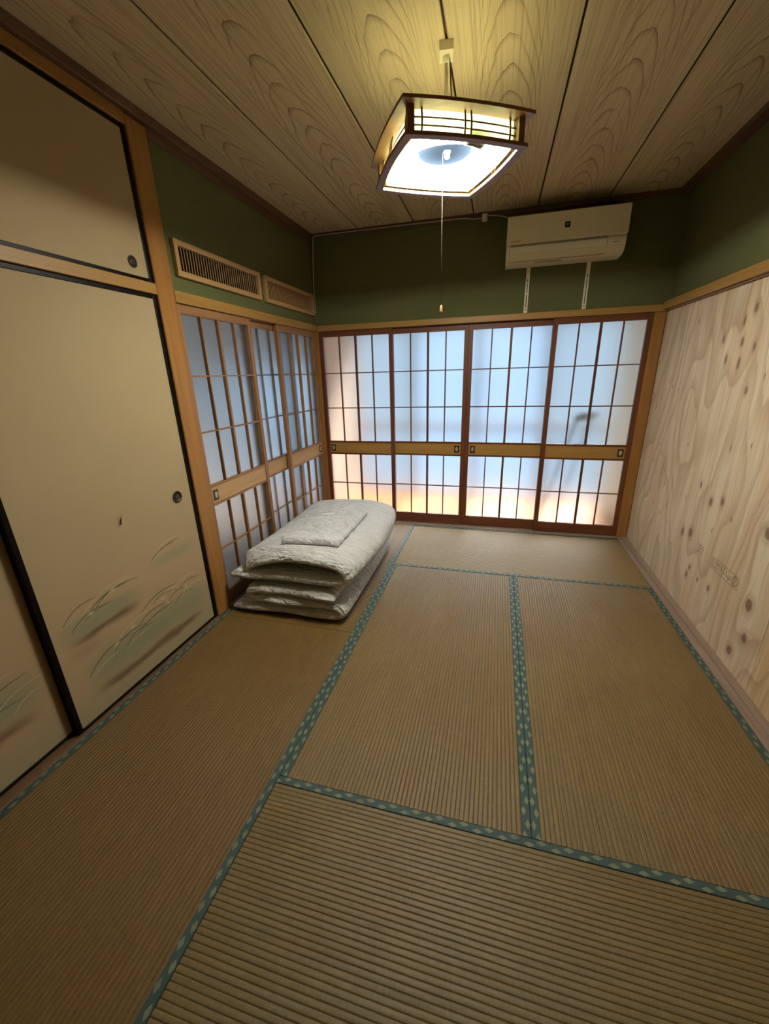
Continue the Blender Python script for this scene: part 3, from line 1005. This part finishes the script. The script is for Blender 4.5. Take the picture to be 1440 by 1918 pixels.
for s in range(4):
    bm = bmesh.new()
    n = 12
    g = []
    for i in range(n + 1):
        t = -0.94 + 1.88 * i / n
        g.append([bm.verts.new(side_pt(s, t, off, z)) for (off, z) in ((-0.0125, ZL0 + .0115), (-0.0125, ZL1 - .0105), (-0.015, ZL1 - .0105), (-0.015, ZL0 + .0115))])
    for A, B_ in zip(g, g[1:]):
        for k_ in range(4):
            bm.faces.new((A[k_], A[(k_ + 1) % 4], B_[(k_ + 1) % 4], B_[k_]))
    bm.faces.new(g[0])
    bm.faces.new(g[-1][::-1])
    bmesh.ops.recalc_face_normals(bm, faces=bm.faces)
    obj('shade_panel', bm, acr, lamp, smooth=False)
    for t in (-0.80, -0.055, 0.055, 0.80):
        pts = []
        for i in range(9):
            q = i / 8
            z = ZL0 + 0.0105 + (ZL1 - 0.010 - ZL0 - 0.0105) * q
            pts.append(side_pt(s, t, -0.001 + 0.006 * math.sin(math.pi * q), z))
        obj('lattice_upright', tube(bmesh.new(), pts, 0.0034, 6), lw, lamp, smooth=True)
    for zf in (0.42, 0.64):
        z = ZL0 + (ZL1 - ZL0) * zf
        pts = [side_pt(s, -0.94 + 1.88 * i / 12, -0.004, z) for i in range(13)]
        obj('lattice_crossbar', tube(bmesh.new(), pts, 0.0027, 6), lw, lamp, smooth=True)


def m_tube(strength):
    k = NT('lit_fluorescent_tube')
    e = k.n('Emission', {'Color': (1.0, 0.975, 0.84, 1), 'Strength': strength})
    return k.done(e.outputs[0])


lit = m_tube(LAMP)
for (R_, z, nm) in ((0.170, 2.138, 'ring_tube'),):
    pts = [(LC.x + R_ * math.cos(a), LC.y + R_ * math.sin(a), z) for a in [math.radians(-38 + 346 * i / 48) for i in range(49)]]
    o = obj(nm, tube(bmesh.new(), pts, 0.0155, 10), lit, lamp, smooth=True)
    pts = [(LC.x + R_ * math.cos(a), LC.y + R_ * math.sin(a), z) for a in [math.radians(-57 + 24 * i / 6) for i in range(7)]]
    obj('tube_socket', tube(bmesh.new(), pts, 0.0175, 10), plain('grey_tube_socket', (0.06, 0.06, 0.06), 0.6, 0.2), o, smooth=True)
# body: base dish, arms, top diffuser
base = obj('base_dish', lathe(bmesh.new(), [(0.098, 2.168), (0.104, 2.173), (0.104, 2.190), (0.070, 2.212), (0.020, 2.222)], 36, 'z', (LC.x, LC.y, 0)), plain('blue_grey_dish', (0.011, 0.016, 0.025), 0.9, 0.0), lamp, smooth=True)
obj('switch_knob', lathe(bmesh.new(), [(0.006, 2.146), (0.011, 2.150), (0.011, 2.163), (0.014, 2.1678)], 16, 'z', (LC.x + 0.010, LC.y - 0.006, 0)), W['white_plastic'], base, smooth=True)
for k_ in range(4):
    a = TH + math.pi / 4 + k_ * math.pi / 2
    e = Vector((math.cos(a), math.sin(a), 0))
    obj('support_arm', tube(bmesh.new(), [LC + e * 0.07 + Vector((0, 0, 2.192)), LC + e * 0.255 + Vector((0, 0, 2.192))], 0.0035, 8), W['white_plastic'], lamp, smooth=True)
for k_ in range(3):
    a = 0.5 + k_ * 2.1
    e = Vector((math.cos(a), math.sin(a), 0))
    obj('tube_clip', tube(bmesh.new(), [LC + e * 0.100 + Vector((0, 0, 2.180)), LC + e * 0.14 + Vector((0, 0, 2.172)), LC + e * 0.170 + Vector((0, 0, 2.157))], 0.003, 6), W['white_plastic'], lamp, smooth=True)
bm = bmesh.new()
Pq = arc_sq(0.186, 0.013)
A = [bm.verts.new(LP(p[0], p[1], 2.2062)) for p in Pq]
hole = [(0.024 * math.cos(math.atan2(p[1], p[0])), 0.024 * math.sin(math.atan2(p[1], p[0]))) for p in Pq]
B_ = [bm.verts.new(LP(p[0], p[1], 2.2262)) for p in hole]
for i in range(len(A)):
    j = (i + 1) % len(A)
    bm.faces.new((A[i], A[j], B_[j], B_[i]))
k = NT('white_top_diffuser')
dd = k.n('BsdfDiffuse', {'Color': (0.9, 0.92, 0.88, 1)})
tt = k.n('BsdfTranslucent', {'Color': (0.9, 0.88, 0.66, 1)})
top_m = k.done(k.n('MixShader', {0: 0.44, 1: dd.outputs[0], 2: tt.outputs[0]}).outputs[0])
o = obj('top_diffuser', bm, top_m, lamp)
sm = o.modifiers.new('thickness', 'SOLIDIFY')
sm.thickness = 0.0015
# suspension cord, ceiling rose and pull cord
rose = obj('ceiling_rose', prism(bmesh.new(), [tuple((LC.x + a * math.cos(.12) - b * math.sin(.12), LC.y + a * math.sin(.12) + b * math.cos(.12))) for a, b in ((-.024, -.033), (.024, -.033), (.024, .033), (-.024, .033))], 'z', ZC - 0.028, ZC - 0.0005), W['cream'], lamp)
obj('rose_collar', lathe(bmesh.new(), [(0.009, ZC - 0.046), (0.012, ZC - 0.040), (0.012, ZC - 0.0282)], 16, 'z', (LC.x, LC.y + 0.004, 0)), W['white_plastic'], rose, smooth=True)
obj('suspension_cord', tube(bmesh.new(), [(LC.x, LC.y + 0.004, ZC - 0.044), (LC.x, LC.y + 0.002, 2.34), (LC.x, LC.y, 2.220)], 0.0058, 8), W['cord'], lamp, smooth=True)
obj('support_wire', tube(bmesh.new(), [(LC.x + 0.012, LC.y + 0.006, ZC - 0.030), (LC.x + 0.020, LC.y + 0.006, 2.34), (LC.x + 0.028, LC.y, 2.217)], 0.0022, 6), W['bronze'], lamp, smooth=True)
pc = obj('pull_cord', tube(bmesh.new(), [(LC.x - 0.006, LC.y - 0.006, 2.167), (LC.x - 0.005, LC.y - 0.005, 1.9), (LC.x - 0.003, LC.y, 1.642)], 0.0009, 6), plain('grey_pull_cord', (0.075, 0.068, 0.055), 0.6, 0.2), lamp, smooth=True)
obj('cord_tassel', lathe(bmesh.new(), [(0.0015, 1.646), (0.004, 1.642), (0.0062, 1.622), (0.0058, 1.618), (0.001, 1.617)], 14, 'z', (LC.x - 0.003, LC.y, 0)), W['palez'], pc, smooth=True)

# ================================================================== AIR CONDITIONER
AX0, AX1 = 1.556, 2.322
ac = thing('air_conditioner', ((AX0 + AX1) / 2, 0.06, 2.10), 'cream wall-mounted air conditioner on dark green wall', 'air conditioner')
body = [(0.0595, 2.378), (-0.128, 2.378), (-0.140, 2.366), (-0.142, 2.215), (-0.130, 2.205), (-0.134, 2.195), (-0.128, 2.150), (-0.105, 2.116), (-0.06, 2.100), (0.0595, 2.098)]
bm = prism(bmesh.new(), body, 'x', AX0 + 0.002, AX1 - 0.002)
obj('body', bm, W['cream'], ac)
bm = bmesh.new()
pbox(bm, AX0, AX1, -0.156, -0.1425, 2.204, 2.372, 0.006, 3)
fp = obj('front_panel', bm, W['cream'], ac, smooth=False)
# airflow flap: a curved plate under the panel
fl = []
for i in range(9):
    t = i / 8
    fl.append((-0.1375 + 0.045 * t ** 2.2, 2.192 - 0.082 * t))
inner = [(y + 0.004, z + 0.001) for (y, z) in fl][::-1]
obj('airflow_flap', prism(bmesh.new(), fl + inner, 'x', AX0 + 0.026, AX1 - 0.118), W['white_plastic'], ac, smooth=False)
obj('control_cover', prism(bmesh.new(), fl + inner, 'x', AX1 - 0.114, AX1 - 0.006), W['white_plastic'], ac)
obj('end_cover', prism(bmesh.new(), fl + inner, 'x', AX0 + 0.004, AX0 + 0.022), W['white_plastic'], ac)
seam_m = plain('seam_grey', (0.20, 0.16, 0.11), 0.6, 0.2)
so = [(y - 0.0006, z) for (y, z) in fl]
si = [(y + 0.002, z) for (y, z) in fl][::-1]
for xs_ in (AX0 + 0.0235, AX1 - 0.1167):
    obj('flap_seam', prism(bmesh.new(), so + si, 'x', xs_, xs_ + 0.0015), seam_m, ac)
box('flap_seam', AX0 + 0.024, AX1 - 0.115, fl[-1][0] - 0.0015, fl[-1][0] + 0.003, fl[-1][1] - 0.0025, fl[-1][1] - 0.0005, seam_m, ac, bev=0)
box('air_slot', AX0 + 0.03, AX1 - 0.12, -0.1435, -0.132, 2.1935, 2.2030, plain('shadow_grey_plastic', (0.30, 0.26, 0.19), 0.5, 0.3), ac, bev=0.0005)
box('flap_gap', AX0 + 0.20, AX1 - 0.38, -0.075, -0.062, 2.0965, 2.1005, W['cable'], ac, bev=0)
for (a, b) in ((0.0, 0.012), (0.016, 0.026), (0.034, 0.040)):
    box('indicator_mark', AX1 - 0.082 + a, AX1 - 0.082 + b, -0.1372, -0.1350, 2.163, 2.167, W['ink'], ac, bev=0)
em = box('emblem', 1.928, 1.962, -0.1568, -0.1560, 2.272, 2.306, W['dark'], fp, bev=0)
box('emblem_border', 1.926, 1.964, -0.1564, -0.1558, 2.270, 2.308, W['white_plastic'], fp, bev=0)
bm = bmesh.new()
for q in range(8):
    a = q * math.pi / 4
    c = Vector((1.945 + 0.0055 * math.cos(a), 0, 2.290 + 0.0065 * math.sin(a)))
    bmesh.ops.create_circle(bm, cap_ends=True, radius=0.0022, segments=8, matrix=Matrix.Translation((c.x, -0.1570, c.z)) @ Matrix.Rotation(math.pi / 2, 4, 'X'))
obj('emblem_mark', bm, plain('pale_mark', (0.6, 0.58, 0.5), 0.5, 0.2), em)


def text_mesh(name, body_, size, mat, parent, mw):
    cu_ = bpy.data.curves.new(name + '_c', 'FONT')
    cu_.body = body_
    cu_.size = size
    cu_.extrude = 0.0002
    to = bpy.data.objects.new(name + '_t', cu_)
    C.objects.link(to)
    dg = bpy.context.evaluated_depsgraph_get()
    me = bpy.data.meshes.new_from_object(to.evaluated_get(dg))
    bpy.data.objects.remove(to)
    me.materials.clear()
    me.materials.append(mat)
    me.transform(Matrix.Translation(-root_loc(parent)) @ mw)
    o_ = bpy.data.objects.new(name, me)
    C.objects.link(o_)
    o_.parent = parent
    return o_


text_mesh('brand_lettering', 'SHARP', 0.017, plain('grey_lettering', (0.20, 0.17, 0.13), 0.4, 0.4), fp, Matrix.Translation((AX0 + 0.030, -0.1566, 2.214)) @ Matrix.Rotation(math.pi / 2, 4, 'X') @ Matrix.Diagonal((1.25, 1, 1, 1)))


def bracket(xc, label):
    b = thing('mounting_rail', (xc, 0.058, 1.79), label, 'mounting rail', 'slotted metal rails under the air conditioner')
    y0, y1 = 0.0530, 0.0597
    w = 0.0135
    z0, z1 = 1.792, 2.097
    m = W['cream']
    for s in (-1, 1):
        box('rail_edge', xc + s * 0.0085 - 0.005, xc + s * 0.0085 + 0.005, y0, y1, z0 + 0.035, z1 - 0.075, m, b, bev=0.0008)
    box('rail_foot', xc - w, xc + w, y0, y1, z0, z0 + 0.035, m, b, bev=0.001)
    box('rail_head', xc - w, xc + w, y0 - 0.003, y1, z1 - 0.075, z1, m, b, bev=0.001)
    for z in (z0 + 0.13, z0 + 0.20):
        box('rail_bridge', xc - 0.0036, xc + 0.0036, y0, y1, z, z + 0.006, m, b, bev=0)
    obj('screw', lathe(bmesh.new(), [(0.0045, 0.0495), (0.005, 0.051), (0.005, 0.0532)], 12, 'y', (xc, 0, z0 + 0.020)), W['bronze'], b)


bracket(1.728, 'cream slotted mounting rail below the air conditioner, farther from the plywood wall')
bracket(2.140, 'cream slotted mounting rail below the air conditioner, closer to the plywood wall')

# outlet and cable
ol = thing('wall_outlet', (1.392, 0.03, 2.41), 'small cream power outlet high on green wall beside the air conditioner', 'outlet')
box('housing', 1.374, 1.410, 0.008, 0.0295, 2.412, 2.462, W['cream'], ol, bev=0.003, seg=2)
box('plug', 1.383, 1.401, -0.004, 0.0078, 2.430, 2.450, W['white_plastic'], ol, bev=0.003, seg=2)
bm = tube(bmesh.new(), [(1.401, 0.000, 2.440), (1.43, 0.006, 2.444), (1.50, 0.016, 2.436), (1.54, 0.02, 2.425), (1.585, 0.03, 2.405), (1.62, 0.04, 2.380)], 0.0042, 8)
tag(obj('power_cable', bm, W['cable'], None, smooth=True), 'pale power cable looping from the outlet to the air conditioner', 'cable')
pts = [(1.3735, 0.020, 2.437), (1.32, 0.022, 2.436), (1.26, 0.024, 2.448), (1.20, 0.0245, 2.452), (0.8, 0.0245, 2.456), (0.4, 0.0245, 2.457), (0.06, 0.0245, 2.458), (0.030, 0.0245, 2.455), (0.020, 0.026, 2.440), (0.010, 0.040, 2.395),
       (0.000, 0.054, 2.35), (-0.012, 0.054, 2.2), (-0.016, 0.054, 2.05), (-0.018, 0.054, 1.905), (-0.012, 0.050, 1.892), (-0.004, 0.035, 1.890), (-0.0015, 0.00, 1.893), (-0.0015, -0.045, 1.900)]
tag(obj('wall_cable', tube(bmesh.new(), pts, 0.0040, 8), W['cable'], None, smooth=True), 'thin pale cable along the ceiling edge and down the corner to a vent', 'cable')

# ================================================================== STAMP ON THE PLYWOOD
bm = bmesh.new()


def mark(y0, y1, z0, z1):
    # y grows towards the back doors; marks are thin ink bars
    pbox(bm, XR - 0.0005, XR - 0.0001, min(y0, y1), max(y0, y1), z0, z1)


SY, SZ = -1.270, 0.372
def rect(a0, a1, b0, b1, t=0.0022):
    mark(SY - a0, SY - a1, SZ + b0, SZ + b0 + t)
    mark(SY - a0, SY - a1, SZ + b1 - t, SZ + b1)
    mark(SY - a0, SY - a0 - t, SZ + b0, SZ + b1)
    mark(SY - a1 + t, SY - a1, SZ + b0, SZ + b1)
rect(0.0, 0.255, 0.0, 0.062)
rect(0.008, 0.050, 0.010, 0.054)
rnd = random.Random(3)
for a in (0.014, 0.026, 0.038):
    for b in (0.016, 0.028, 0.040):
        if rnd.random() < 0.75: mark(SY - a, SY - a - 0.008, SZ + b, SZ + b + 0.004)
for c0 in (0.060, 0.086, 0.112, 0.138, 0.164):
    for q in range(6):
        a = c0 + rnd.random() * 0.016
        b = 0.010 + rnd.random() * 0.036
        if rnd.random() < 0.5: mark(SY - a, SY - a - 0.009, SZ + b, SZ + b + 0.0026)
        else: mark(SY - a, SY - a - 0.0028, SZ + b, SZ + b + 0.013)
for q in range(20):
    a = 2 * math.pi * q / 20
    yc, zc = SY - 0.222 - 0.022 * math.cos(a), SZ + 0.031 + 0.024 * math.sin(a)
    mark(yc - 0.0035, yc + 0.0035, zc - 0.002, zc + 0.002)
for q in range(5):
    mark(SY - 0.210 - 0.024 * (q % 2) * 0.4, SY - 0.234 + 0.006 * (q % 2), SZ + 0.016 + q * 0.007, SZ + 0.019 + q * 0.007)
for (a0, a1, b) in ((-0.17, -0.10, 0.060), (-0.16, -0.095, 0.046), (-0.165, -0.14, 0.020), (-0.13, -0.11, 0.016), (-0.125, -0.105, 0.030), (-0.155, -0.135, 0.034)):
    mark(SY - a0, SY - a1, SZ + b, SZ + b + 0.004)
obj('ink_stamp', bm, W['ink'], ply_sheet)
bpy.context.view_layer.update()

# ================================================================== FOLDED BEDDING
def catmull(P, n):
    P = [Vector(p) for p in P]
    Q = [P[0] * 2 - P[1]] + P + [P[-1] * 2 - P[-2]]
    out = []
    for i in range(1, len(Q) - 2):
        for j in range(n):
            t = j / n
            a, b, c, d = Q[i - 1], Q[i], Q[i + 1], Q[i + 2]
            out.append(0.5 * ((2 * b) + (c - a) * t + (2 * a - 5 * b + 4 * c - d) * t * t + (3 * b - a - 3 * c + d) * t ** 3))
    out.append(P[-1])
    return out


def folded(name, path, thick, y0, y1, mat, parent, ny=130, nseg=10, wr=0.006, seed=0.0, edge=0.07, shape=None, zmin=None, top_side=1):
    """a padded sheet folded along a path in the xz plane and running from y0 to y1."""
    pts = catmull([Vector((p[0], 0, p[1])) for p in path], nseg)
    n = len(pts)
    nor = []
    for i in range(n):
        t = (pts[min(i + 1, n - 1)] - pts[max(i - 1, 0)]).normalized()
        nor.append(Vector((-t.z, 0, t.x)))
    s = [0.0]
    for a, b in zip(pts, pts[1:]): s.append(s[-1] + (b - a).length)
    L = s[-1]
    bm = bmesh.new()
    G = {}
    for side in (1, -1):
        for i in range(n):
            for j in range(ny + 1):
                v = j / ny
                u = s[i] / L
                y = y0 + (y1 - y0) * v
                y += 0.022 * noise.noise(Vector((s[i] * 4 + seed, v * 1.5, seed)))
                de = min(s[i], L - s[i], v * (y1 - y0), (1 - v) * (y1 - y0))
                e = min(1.0, de / edge)
                th = thick * (0.10 + 0.90 * math.sqrt(max(0, 1 - (1 - e) ** 2)))
                c = pts[i].copy()
                c.y = y
                if shape: c += shape(s[i] / L, v)
                w = wr * (noise.noise(Vector((s[i] * 16 + seed, y * 5, 1.3 * side))) + 0.6 * noise.noise(Vector((s[i] * 34 + seed, y * 13, 7 * side)))
                          + 0.7 * abs(noise.noise(Vector((s[i] * 9 + y * 11, y * 20 - s[i] * 6, seed + side))))
                          + 1.0 * (0.5 - abs(noise.noise(Vector((s[i] * 5 + seed, y * 24 + 4 * noise.noise(Vector((s[i] * 4, y * 3, seed))), 3.0 * side)))) * 2.2)
                          + 0.5 * (0.5 - abs(noise.noise(Vector((s[i] * 9 - seed, y * 52, 5.0 * side)))) * 2.0))
                p = c + nor[i] * side * (th / 2 + (w if side == top_side else 0.35 * w) * e)
                if zmin is not None: p.z = max(p.z, zmin)
                G[side, i, j] = bm.verts.new(p)
    for side in (1, -1):
        for i in range(n - 1):
            for j in range(ny):
                q = (G[side, i, j], G[side, i + 1, j], G[side, i + 1, j + 1], G[side, i, j + 1])
                bm.faces.new(q if side == 1 else q[::-1])
    rim = [(i, 0) for i in range(n)] + [(n - 1, j) for j in range(1, ny + 1)] + [(i, ny) for i in range(n - 2, -1, -1)] + [(0, j) for j in range(ny - 1, 0, -1)]
    m = len(rim)
    for k_ in range(m):
        a, b = rim[k_], rim[(k_ + 1) % m]
        bm.faces.new((G[1, a[0], a[1]], G[-1, a[0], a[1]], G[-1, b[0], b[1]], G[1, b[0], b[1]]))
    bmesh.ops.recalc_face_normals(bm, faces=bm.faces)
    return obj(name, bm, mat, parent, smooth=True)


linen = m_cloth('off_white_linen', (0.66, 0.65, 0.63))
linen2 = m_cloth('off_white_cotton', (0.70, 0.705, 0.71))
YA, YZ = -1.690, -0.560
mt = folded('folded_mattress', [(0.040, 0.032), (0.20, 0.038), (0.45, 0.038), (0.66, 0.038), (0.740, 0.046), (0.762, 0.070), (0.738, 0.096), (0.66, 0.102), (0.45, 0.102), (0.26, 0.102), (0.185, 0.108), (0.163, 0.132), (0.185, 0.156), (0.26, 0.162), (0.45, 0.162), (0.62, 0.162), (0.730, 0.160)],
            0.058, YA, YZ, linen, None, seed=2.0, zmin=0.0022, wr=0.005, edge=0.06)
tag(mt, 'off-white thin mattress folded in three, lying on the tatami under the quilt', 'mattress')


def duvet_shape(u, v):
    # the upper layer arches at the front and its free edge spreads out further back
    r = Vector((0, 0, 0))
    if u > 0.5:
        k_ = (u - 0.5) * 2
        front = max(0, 1 - v / 0.14)
        r.z += (0.020 * math.sin(math.pi * min(1, k_ * 1.05)) - 0.040 * front * (0.4 + 0.6 * k_)) * front
        r.x += (0.075 * k_ ** 3) * max(0, 1 - v / 0.09) - 0.03 * k_ ** 3
        r.z -= 0.02 * k_ ** 2 * (1 - front) * 0.5
    r.x += 0.05 * math.sin(v * math.pi) * (1 if 0.25 < u < 0.75 else 0.4)
    return r


dv = folded('folded_quilt', [(0.045, 0.236), (0.12, 0.246), (0.30, 0.250), (0.55, 0.250), (0.69, 0.250), (0.768, 0.264), (0.792, 0.305), (0.766, 0.348), (0.69, 0.370), (0.55, 0.382), (0.36, 0.382), (0.22, 0.364), (0.115, 0.334)],
            0.068, YA + 0.02, YZ + 0.02, linen2, None, seed=5.0, wr=0.008, edge=0.075, shape=duvet_shape)
tag(dv, 'thick off-white quilt folded over once, lying on the folded mattress', 'quilt')

# pillow case / folded sheet lying on top
from mathutils.bvhtree import BVHTree
qt = BVHTree.FromPolygons([v.co.copy() for v in dv.data.vertices], [tuple(p.vertices) for p in dv.data.polygons])
bm = bmesh.new()
FL, FR, BR, BL = Vector((0.345, -1.545)), Vector((0.700, -1.510)), Vector((0.700, -0.930)), Vector((0.335, -0.955))
nx, ny = 64, 100
G = {}
for side in (1, 0):
    for i in range(nx + 1):
        for j in range(ny + 1):
            u, v = i / nx, j / ny
            p = (FL * (1 - u) + FR * u) * (1 - v) + (BL * (1 - u) + BR * u) * v
            de = min(u, 1 - u) * 0.36
            dv_ = min(v, 1 - v) * 0.6
            e = min(1, min(de, dv_) / 0.028)
            n_ = noise.noise(Vector((p.x * 7, p.y * 16 + p.x * 4, 3))) + 0.7 * noise.noise(Vector((p.x * 17 + p.y * 12, p.y * 34, 8)))
            hit = qt.ray_cast(Vector((p.x, p.y, 1.0)), Vector((0, 0, -1)))[0]
            z = (hit.z if hit else 0.40) + 0.006
            if side: z += 0.014 + 0.024 * math.sqrt(max(0, 1 - (1 - e) ** 2)) + 0.0085 * n_ * e - 0.011 * abs(noise.noise(Vector((p.x * 9 + p.y * 5, p.y * 26 - p.x * 8, 4)))) * e + 0.004 * abs(noise.noise(Vector((p.x * 30, p.y * 50, 1)))) * e
            G[side, i, j] = bm.verts.new((p.x + 0.006 * noise.noise(Vector((v * 9, u * 2, 5))), p.y + 0.006 * noise.noise(Vector((u * 9, v * 3, 2))), z))
for side in (1, 0):
    for i in range(nx):
        for j in range(ny):
            bm.faces.new((G[side, i, j], G[side, i + 1, j], G[side, i + 1, j + 1], G[side, i, j + 1]))
rim = [(i, 0) for i in range(nx)] + [(nx, j) for j in range(ny)] + [(i, ny) for i in range(nx, 0, -1)] + [(0, j) for j in range(ny, 0, -1)]
for a, b in zip(rim, rim[1:] + rim[:1]):
    bm.faces.new((G[1, a[0], a[1]], G[0, a[0], a[1]], G[0, b[0], b[1]], G[1, b[0], b[1]]))
bmesh.ops.recalc_face_normals(bm, faces=bm.faces)
tag(obj('folded_pillowcase', bm, m_cloth('crumpled_white_cotton', (0.70, 0.71, 0.725)), None, smooth=True), 'crumpled off-white pillowcase lying flat on top of the folded quilt', 'pillowcase')

# ================================================================== DARK STAND IN THE SUNROOM
sd = thing('folding_stand', (2.25, 0.55, 0), 'dark folded stand with slanting legs, blurred behind the frosted door by plywood wall', 'stand')
dk = plain('dark_stand_metal', (0.03, 0.03, 0.033), 0.5, 0.4)
obj('head', tube(bmesh.new(), [(2.22, 0.30, 0.955), (2.27, 0.31, 0.985), (2.34, 0.34, 0.99), (2.41, 0.42, 0.985)], 0.035, 10, rad=[0.02, 0.036, 0.034, 0.02]), dk, sd, smooth=True)
obj('leg', tube(bmesh.new(), [(2.235, 0.30, 0.955), (2.15, 0.34, 0.60), (2.02, 0.40, 0.0)], 0.011, 8), dk, sd, smooth=True)
obj('leg', tube(bmesh.new(), [(2.36, 0.36, 0.97), (2.28, 0.42, 0.55), (2.17, 0.50, 0.0)], 0.010, 8), dk, sd, smooth=True)
obj('leg', tube(bmesh.new(), [(2.05, 0.52, 0.72), (2.04, 0.52, 0.0)], 0.009, 8), dk, sd, smooth=True)
obj('brace', tube(bmesh.new(), [(2.05, 0.52, 0.70), (2.31, 0.40, 0.72)], 0.008, 8), dk, sd, smooth=True)
bpy.context.view_layer.update()
